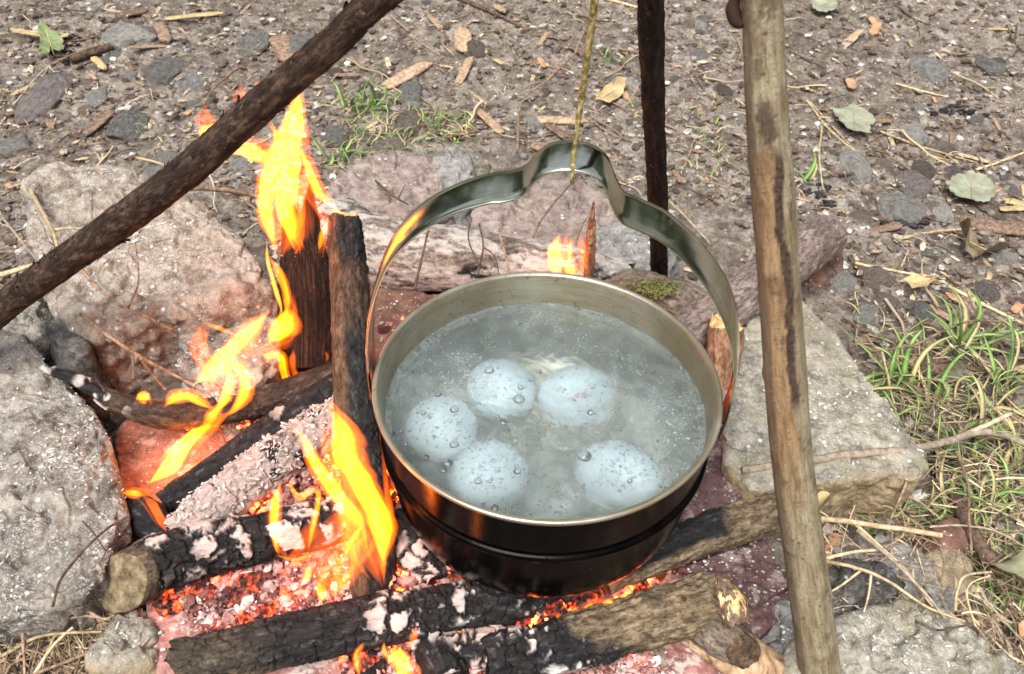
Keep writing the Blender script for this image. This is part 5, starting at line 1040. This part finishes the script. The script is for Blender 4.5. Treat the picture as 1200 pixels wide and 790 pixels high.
# ---------------------------------------------------------------- leaves
def leaf(pts, mat, lab, z=.012, curl=.006, seed=1, lobes=0., g=True):
    P2 = [atg(x, y, z) if g else at(x, y, z) for x, y in pts]; P2 = np.array(P2); c = P2.mean(0); n = 72; nr2 = 12; V = []
    E = np.vstack([P2, P2[:1]]); L = np.concatenate([[0], np.cumsum(np.linalg.norm(np.diff(E, axis=0), axis=1))]); q = np.linspace(0, L[-1], n, endpoint=False)
    rim = np.stack([np.interp(q, L, E[:, k]) for k in range(3)], 1)
    if lobes: rim = c+(rim-c)*(1-lobes*np.maximum(0, np.sin(np.arange(n)*1.05+seed)))[:, None]
    rim = c+(rim-c)*(1+.16*fbm(rim+seed, 90, 3, seed+2))[:, None]
    for sgn in (1, -1):
        for k in range(nr2+1):
            w = c+(rim-c)*(k/nr2); w = w.copy(); rr_ = k/nr2; w[:, 2] += curl*1.6*rr_**2*(fbm(w+seed, 28, 2, seed)+.35)+.0012*fbm(w, 130, 2, 5)+.00025*sgn*(k < nr2); V.append(w)
    V = np.array(V).reshape(-1, 3); Q = np.vstack([grid_quads(nr2+1, n, True), grid_quads(nr2+1, n, True)[:, ::-1]+(nr2+1)*n]); o = tag(obj('leaf', meshdata('leaf', V-c, Q, MAT[mat]), loc=c), lab, 'leaf')
    i = int(np.argmax(np.linalg.norm(rim-c, axis=1))); b = Bag(); a_ = rim[i]-c; cheap_tube(b, [a_*1.02, a_*.4+[0, 0, .0012], -a_*.7+[0, 0, .0012]], [.0008, .0006, .0003], 8, 5); obj('midrib', b.mesh('midrib', MAT['straw']), o); return o
leaf([(44, 34), (50, 24), (58, 36), (70, 42), (76, 52), (74, 62), (60, 58), (56, 68), (46, 62), (48, 48)], 'leaf_green', 'fresh green lobed leaf lying near the top left corner', lobes=.15, seed=2)
leaf([(12, 34), (40, 36), (80, 40), (78, 45), (40, 42), (14, 38)], 'leaf_tan', 'narrow yellowish leaf behind the green leaf', seed=3, curl=.002)
leaf([(1106, 218), (1120, 206), (1138, 204), (1160, 212), (1168, 222), (1165, 236), (1146, 238), (1128, 234), (1112, 230)], 'leaf_pale', 'pale green-white crinkled leaf near the right edge', lobes=.12, seed=4, curl=.01)
leaf([(948, 0), (962, -4), (982, -2), (980, 12), (965, 16), (952, 12)], 'leaf_pale', 'pale lichen-coloured leaf right of the front pole at the top', lobes=.1, seed=5)
leaf([(1114, 274), (1130, 276), (1150, 286), (1176, 290), (1178, 302), (1150, 303), (1128, 298)], 'leaf_dark', 'dark curled leaf above the small yellow leaf on the right', seed=6, curl=.03)
leaf([(1057, 330), (1070, 326), (1090, 330), (1098, 328), (1085, 338), (1068, 340)], 'leaf_tan', 'small yellow leaf lying above the right grass', seed=7, curl=.003)
leaf([(697, 119), (708, 106), (722, 98), (734, 97), (730, 110), (714, 120)], 'leaf_tan', 'tan dead leaf between the cord and the back pole', seed=8)
leaf([(1158, 662), (1180, 652), (1205, 644), (1240, 650), (1240, 700), (1204, 706), (1190, 690), (1176, 676)], 'leaf_big', 'large grey-green leaf with a red tinge at the lower right edge', z=.035, g=False, seed=9, curl=.012, lobes=.06)
leaf([(1190, 735), (1205, 726), (1215, 740), (1204, 756), (1192, 750)], 'leaf_orange', 'orange-brown leaf scrap at the lower right edge', z=.02, g=False, seed=10)
leaf([(975, 128), (1000, 122), (1025, 140), (1020, 158), (1000, 158), (985, 148)], 'leaf_pale', 'faded green-grey leaf beside the oval whitish stone', seed=11, lobes=.1, curl=.006)
leaf([(945, 590), (965, 575), (972, 580), (960, 594), (950, 600)], 'leaf_tan', 'bright yellow splinter-like leaf at the front pole, below the slab', z=.045, g=False, seed=12, curl=.003)

# ---------------------------------------------------------------- grass
def blade(bag, P, L, w, a, lean, v, kink=0.):
    n = 9; T_ = np.linspace(0, 1, n); d = np.array([math.cos(a), math.sin(a), 0]); s_ = np.array([-math.sin(a), math.cos(a), 0]); V = []
    for t in T_:
        h = L*(math.sin(min(t, .999)*1.45)*(1-lean*.75)-lean*.25*max(0, t-.55)*L/L*1.2); r_ = L*lean*t**1.5+L*.1*t; ww = w*(1-t**2.2)+.0001
        c = P+d*r_+np.array([0, 0, max(h, .002)])+s_*kink*math.sin(t*3)*L*.15
        V += [c-s_*ww, c-np.array([0, 0, ww*.35]), c+s_*ww, c+np.array([0, 0, ww*.1])]
    bag.add(np.array(V), Q=grid_quads(n, 4, True), a=v)
def tuft(cx, cy, n, L, w, spread, lab, dry=.25, z=0., seed=0):
    P0 = atg(cx, cy, z); root = empty('grass_tuft', P0, lab, 'grass', 'grass tufts')
    for k in range(int(n*.7)):
        b = Bag(); a = RN.rand()*6.28; off = np.array([RN.randn()*spread, RN.randn()*spread*.7, 0]); v = 1. if RN.rand() < dry else RN.rand()*.3
        blade(b, off, L*RN.uniform(.5, 1.15), w*1.6*RN.uniform(.5, 1.1), a, RN.uniform(.25, 1.), v, RN.randn()); obj('blade', b.mesh('blade', MAT['grass']), root)
tuft(1042, 455, 30, .085, .0021, .014, 'bright green grass tuft against the upper edge of the slab', .15)
tuft(1085, 470, 24, .075, .0018, .016, 'grass tuft in the middle of the right-hand patch', .3)
tuft(1120, 410, 22, .105, .0024, .010, 'long-bladed green tuft at the top of the right-hand patch', .12)
tuft(1170, 450, 24, .085, .0020, .014, 'grass tuft at the right edge, level with the slab', .3)
tuft(1150, 520, 24, .075, .0020, .014, 'half yellow grass tuft beside the thick grey twig', .6)
tuft(1185, 560, 24, .075, .0020, .014, 'dry yellowish grass tuft at the right edge below the twig', .65)
tuft(1100, 530, 14, .055, .0016, .010, 'small green tuft off the right corner of the slab', .3)
tuft(1160, 600, 20, .060, .0018, .014, 'green grass tuft beside the thick dark stick', .35)
tuft(1065, 600, 12, .045, .0014, .012, 'small sparse tuft below the tan side of the slab', .4)
tuft(425, 128, 18, .055, .0022, .012, 'bright green grass sprout above the reddish stone', .1)
tuft(400, 188, 16, .040, .0018, .016, 'low green grass right of the tall flame', .25)
tuft(530, 150, 18, .035, .0018, .020, 'thin yellowish grass left of the handle hump', .5)
tuft(940, 212, 9, .050, .0018, .006, 'little grass sprout beside the front pole', .2)
tuft(720, 72, 12, .035, .0016, .016, 'pale short grass between cord and back pole', .4)
tuft(560, 212, 10, .035, .0014, .008, 'green blades beside the bluish grey stone', .2)
tuft(178, 165, 8, .030, .0014, .010, 'sparse short grass above the left boulder', .3)
gb = Bag()
for zone, cnt, L in (([(1000, 370), (1200, 380), (1200, 640), (1100, 600), (1090, 530)], 150, .045), ([(385, 110), (440, 100), (560, 150), (540, 175), (400, 195)], 260, .025), ([(960, 600), (1100, 590), (1200, 640), (1200, 740), (1120, 700)], 160, .03), ([(700, 90), (860, 120), (860, 210), (800, 210)], 70, .02)):
    for k in range(cnt):
        P = atg(*rand_in(zone), .001); blade(gb, P, L*RN.uniform(.4, 1.2), .0011*RN.uniform(.6, 1.3), RN.rand()*6.28, RN.uniform(.4, 1.), 1. if RN.rand() < .5 else RN.rand()*.4, RN.randn())
tag(obj('grass_cover', gb.mesh('grass_cover', MAT['grass'])), 'thin mixed green and dry grass growing through the mud', kind='stuff')

# ================================================================ FLAMES
def flamemat(name, col, st):
    m = bpy.data.materials.new(name); m.use_nodes = True; t = m.node_tree; t.nodes.clear(); e = t.nodes.new('ShaderNodeEmission'); e.inputs[0].default_value = (*col, 1); e.inputs[1].default_value = st
    o = t.nodes.new('ShaderNodeOutputMaterial'); t.links.new(e.outputs[0], o.inputs['Volume']); return m
FM = {'soft': flamemat('flame_soft', (1, .25, .003), 150), 'hot': flamemat('flame_hot', (1, .47, .03), 265), 'mid': flamemat('flame_mid', (1, .29, .004), 195), 'dim': flamemat('flame_dim', (1, .13, .003), 95), 'faint': flamemat('flame_faint', (1, .12, .006), 26)}
def flame(lab, base, tongues, seed=0):
    full = []
    for i, (k, p) in enumerate(tongues):
        mw = max(q[2] for q in p); P2, W2, _ = resample([(q[0], q[1], 0) for q in p], [q[2] for q in p], 9)
        if k in ('mid', 'hot') and mw > 8:            # a thin body with brighter strands wandering inside it
            full.append(('soft' if k == 'mid' else 'mid', [(x, y, w*1.08+.6) for x, y, w in p])); ns = 3 if mw < 16 else 5
            for j in range(ns):
                ph = j*2.1+i*1.3; lo, hi = sorted((int(RN.randint(0, 3)), int(RN.randint(6, 9)))); o = (j-(ns-1)/2)/ns*.85
                full.append((k, [(P2[t][0]+W2[t]*(o+.16*math.sin(t*1.1+ph)), P2[t][1], max(1.2, W2[t]*(.34 if ns == 3 else .24)*(1+.5*math.sin(t*1.7+ph*2)))) for t in range(lo, hi+1)]))
            full.append(('dim', [(x+.1*w, y, w*1.4+2) for x, y, w in p]))
        elif k == 'dim' and mw > 14:
            full.append(('faint', p))
            for j in range(4):
                ph = j*1.9+i; o = (j-1.5)/4*.9; full.append(('dim', [(P2[t][0]+W2[t]*(o+.15*math.sin(t*.9+ph)), P2[t][1], max(1.5, W2[t]*.24*(1+.4*math.sin(t*1.5+ph)))) for t in range(9)]))
        else: full.append((k, p))
    tongues = full
    B0 = at(*base); root = empty('flame', B0, lab, 'flame')
    for i, (mk, pts) in enumerate(tongues):
        P = [(aty(x, y, B0) if aty(x, y, B0)[2] > B0[2]-.004 else at(x, y, B0[2]-.002))-B0+np.array([0, .0015*math.sin(i*2.4), 0]) for x, y, w in pts]; rad = [max(w/2/pxm(B0+p), .0004) for p, (x, y, w) in zip(P, pts)]
        n = 70; Pc, rd, s_ = resample(P, rad, n); tt = s_/s_[-1]; e = np.minimum(1, np.minimum(tt*4.5, (1-tt)*3.6)+.02)**.75; rd = rd*e*(.92 if mk == 'hot' else 1.05); m_ = 28
        T_ = np.gradient(Pc, axis=0); T_ /= np.linalg.norm(T_, axis=1, keepdims=True)+1e-9; view = np.array([0, 1., 0]); S_ = np.cross(T_, view); S_ /= np.linalg.norm(S_, axis=1, keepdims=True)+1e-9; D_ = np.cross(S_, T_)
        an = np.linspace(0, 2*np.pi, m_, endpoint=False); rd = rd*(1+.22*fbm(Pc+seed+i, 60, 3, i))
        thk = np.minimum(rd*.75, .0060)
        Vv = Pc[:, None]+S_[:, None]*(np.cos(an)[None, :, None]*rd[:, None, None])+D_[:, None]*((np.sign(np.sin(an))*np.abs(np.sin(an))**2.6)[None, :, None]*thk[:, None, None])
        Vv = Vv.reshape(-1, 3); Vv = Vv+S_.repeat(m_, 0)*(np.repeat(rd, m_)*(.22*fbm(Vv+seed, 90, 3, i+3)+.35*np.repeat(fbm(Pc+seed*.7, 34, 2, i+9), m_)))[:, None]
        k = len(Vv); Vv = np.vstack([Vv, Pc[0], Pc[-1]]); T1 = np.array([(k, (j+1) % m_, j) for j in range(m_)]+[(k+1, k-m_+j, k-m_+(j+1) % m_) for j in range(m_)])
        obj('tongue', meshdata('tongue', Vv, [grid_quads(n, m_, True), T1], FM[mk]), root)
    return root
flame('tall yellow flame licking up behind the leaning pole', (352, 420, .03), [
 ('hot', [(346, 296, 8), (337, 270, 11), (331, 245, 13), (330, 222, 14), (338, 191, 13), (343, 153, 22), (348, 111, 22), (350, 96, 8)]),
 ('mid', [(352, 292, 6), (342, 268, 16), (334, 240, 18), (334, 200, 22), (340, 150, 28), (350, 108, 18)]),
 ('hot', [(322, 296, 6), (316, 272, 9), (310, 250, 8), (309, 222, 12), (316, 191, 12), (324, 165, 12), (314, 143, 10)]),
 ('mid', [(324, 292, 8), (314, 262, 14), (310, 232, 16), (318, 196, 16), (325, 165, 14), (316, 140, 8)]),
 ('hot', [(347, 244, 5), (344, 215, 8), (347, 191, 10), (345, 156, 8)]),
 ('hot', [(395, 246, 4), (385, 235, 9), (372, 222, 10), (361, 196, 9), (349, 166, 6)]),
 ('dim', [(378, 300, 12), (383, 262, 18), (368, 232, 16), (354, 199, 12)]), ('mid', [(374, 294, 4), (378, 272, 7), (386, 256, 5)]),
 ('dim', [(330, 300, 34), (340, 250, 52), (345, 205, 48), (344, 160, 34)]),
 ('dim', [(352, 296, 16), (345, 270, 20), (352, 244, 14)]),
 ('mid', [(324, 180, 8), (308, 182, 16), (290, 176, 20), (272, 180, 8)]), ('dim', [(324, 178, 16), (306, 172, 22), (288, 166, 20), (274, 172, 10)]),
 ('mid', [(266, 150, 10), (252, 158, 22), (240, 160, 20), (236, 166, 6)]), ('dim', [(262, 156, 20), (246, 148, 28), (240, 130, 14), (241, 122, 5)]),
 ('dim', [(290, 130, 10), (284, 118, 20), (282, 102, 10), (281, 96, 3)]), ('dim', [(312, 106, 8), (303, 99, 10), (297, 97, 4)]), ('mid', [(276, 134, 6), (288, 122, 9), (294, 114, 5)])], 1)
flame('slim curling flame on the left side of the blackened block', (334, 440, .04), [
 ('hot', [(312, 280, 4), (314, 306, 6), (322, 336, 7), (329, 360, 7), (330, 372, 8)]), ('mid', [(314, 300, 5), (328, 322, 8), (336, 345, 8), (335, 368, 9)]),
 ('hot', [(334, 368, 9), (330, 382, 20), (320, 393, 12), (314, 400, 4)]), ('mid', [(336, 360, 10), (332, 384, 26), (318, 398, 12), (314, 404, 4)]), ('dim', [(344, 340, 8), (342, 372, 18), (330, 398, 26), (300, 414, 14), (294, 418, 4)]),
 ('mid', [(298, 428, 4), (314, 418, 8), (327, 416, 9), (333, 436, 8), (337, 458, 9), (340, 470, 5)]), ('dim', [(344, 410, 8), (344, 432, 8), (356, 456, 9), (358, 464, 4)]), ('dim', [(380, 410, 3), (384, 416, 4), (382, 424, 3)])], 2)
flame('twisting yellow flame over the left clay tile', (262, 500, .04), [
 ('hot', [(316, 366, 3), (300, 380, 9), (280, 398, 10), (262, 416, 10), (244, 436, 14), (238, 446, 8)]), ('mid', [(318, 362, 4), (298, 382, 14), (270, 410, 16), (244, 436, 22), (228, 450, 12)]),
 ('dim', [(240, 375, 8), (236, 398, 22), (236, 420, 24), (246, 440, 16)]), ('mid', [(238, 378, 3), (256, 384, 7), (278, 394, 6)]), ('dim', [(312, 376, 20), (290, 400, 34), (262, 432, 40), (262, 470, 40)]),
 ('hot', [(236, 452, 6), (256, 432, 10), (270, 438, 8), (266, 456, 10), (260, 472, 12), (248, 486, 8)]), ('mid', [(258, 424, 6), (276, 426, 12), (287, 440, 12), (286, 460, 13), (276, 478, 10), (262, 488, 8)]),
 ('hot', [(284, 442, 4), (284, 460, 6), (278, 474, 4)]),
 ('mid', [(192, 476, 4), (205, 466, 12), (222, 464, 12), (240, 474, 10), (252, 480, 6)]), ('mid', [(262, 470, 10), (250, 486, 14), (234, 503, 14), (212, 524, 22), (200, 542, 26), (182, 560, 16), (172, 568, 6)]),
 ('hot', [(230, 506, 7), (212, 526, 16), (200, 544, 19), (184, 558, 13), (172, 568, 5)]), ('hot', [(252, 480, 6), (240, 496, 8), (226, 510, 10), (208, 532, 20), (198, 546, 18), (180, 562, 12), (172, 568, 5)]), ('dim', [(270, 480, 8), (248, 500, 14), (232, 520, 12), (222, 540, 8)])], 3)
flame('small rounded yellow flame on the burnt stick at the far left', (167, 470, .062), [('mid', [(160, 470, 4), (168, 464, 13), (176, 470, 5)]), ('hot', [(164, 467, 4), (169, 464, 7), (173, 468, 3)])], 4)
flame('thin orange flame on the black burnt corner piece', (180, 610, .05), [('mid', [(144, 577, 5), (156, 578, 9), (168, 580, 7)]), ('dim', [(166, 578, 8), (180, 592, 12), (190, 612, 12), (197, 624, 5)]), ('dim', [(162, 586, 3), (174, 602, 4), (186, 622, 3)]), ('dim', [(148, 572, 12), (170, 576, 14), (182, 572, 6)])], 5)
flame('large leaping yellow flame in front of the leaning log', (424, 704, .03), [
 ('mid', [(385, 466, 8), (388, 480, 20), (400, 506, 28), (408, 535, 28), (424, 565, 26), (438, 595, 26), (446, 630, 26), (450, 662, 14)]), ('hot', [(398, 500, 6), (405, 530, 10), (414, 552, 9)]), ('hot', [(432, 570, 5), (438, 600, 10), (447, 630, 10), (450, 648, 5)]),
 ('mid', [(332, 492, 3), (355, 512, 10), (369, 542, 14), (389, 570, 17), (410, 597, 16), (424, 617, 12), (430, 640, 8)]), ('hot', [(344, 502, 3), (358, 520, 6), (370, 545, 9), (389, 572, 11), (408, 596, 9), (418, 610, 4)]),
 ('dim', [(384, 470, 14), (390, 510, 38), (402, 560, 50), (424, 610, 60), (440, 660, 44), (448, 690, 14)]), ('dim', [(436, 620, 30), (412, 650, 40), (396, 680, 40), (390, 706, 16)]),
 ('mid', [(424, 616, 8), (412, 632, 7), (404, 650, 4)]), ('dim', [(450, 570, 4), (454, 600, 10), (454, 640, 9), (448, 664, 5)]), ('dim', [(400, 520, 12), (396, 545, 18), (404, 580, 14)]),
 ('faint', [(400, 600, 60), (390, 650, 80), (380, 700, 60)])], 6)
flame('looping thin flame on the sawn left log', (346, 660, .052), [
 ('mid', [(330, 562, 4), (322, 590, 10), (321, 618, 9), (324, 642, 7), (328, 652, 4)]), ('mid', [(336, 560, 3), (343, 574, 7), (352, 583, 8), (366, 574, 8), (373, 580, 8), (370, 604, 8), (364, 630, 7), (361, 648, 4)]),
 ('hot', [(338, 566, 2), (348, 581, 5), (362, 577, 4)]), ('mid', [(322, 648, 4), (344, 654, 5), (360, 650, 6), (374, 645, 3)]), ('mid', [(362, 662, 5), (360, 674, 10), (354, 686, 8)]), ('mid', [(373, 682, 8), (376, 696, 11), (376, 708, 6)]),
 ('faint', [(326, 570, 14), (322, 610, 20), (340, 645, 24), (368, 610, 20), (352, 580, 22)])], 7)
flame('small orange flame behind the pot beside the upright splinter', (667, 336, .05), [('mid', [(652, 324, 12), (650, 308, 14), (650, 290, 13), (655, 275, 8)]), ('dim', [(662, 324, 26), (662, 298, 32), (664, 274, 20)]), ('dim', [(682, 322, 8), (682, 296, 14), (680, 272, 8)]), ('mid', [(670, 324, 14), (668, 316, 12), (662, 304, 5)]), ('mid', [(665, 318, 5), (668, 296, 6), (670, 276, 3)]), ('dim', [(648, 322, 10), (647, 300, 12), (650, 282, 8)])], 8)
flame('little twin flame at the bottom edge below the black front log', (468, 800, .02), [('mid', [(450, 752, 4), (450, 764, 7), (458, 770, 7), (470, 768, 6)]), ('hot', [(470, 758, 2), (468, 768, 7), (472, 780, 11), (472, 792, 8)]), ('mid', [(468, 760, 5), (470, 776, 16), (472, 798, 12)]), ('dim', [(488, 732, 5), (485, 746, 10), (484, 762, 6)]), ('dim', [(462, 760, 24), (476, 784, 34), (480, 806, 20)])], 9)
flame('thin yellow flame at the bottom edge, left of the charred shard', (420, 800, .02), [('mid', [(428, 756, 4), (418, 764, 5), (417, 776, 4), (422, 792, 5)]), ('dim', [(426, 754, 7), (418, 770, 10), (420, 794, 9)])], 10)
flame('two tiny flames in the embers between the front logs', (700, 720, .03), [('mid', [(682, 716, 4), (688, 712, 8), (695, 706, 5)]), ('mid', [(706, 712, 5), (712, 708, 9), (718, 704, 5)]), ('dim', [(676, 720, 10), (700, 712, 22), (722, 704, 10)])], 11)
flame('hot lick of flame between the leaning log and the pot wall', (456, 640, .045), [('dim', [(447, 520, 3), (452, 560, 7), (458, 600, 9), (462, 640, 8)])], 12)
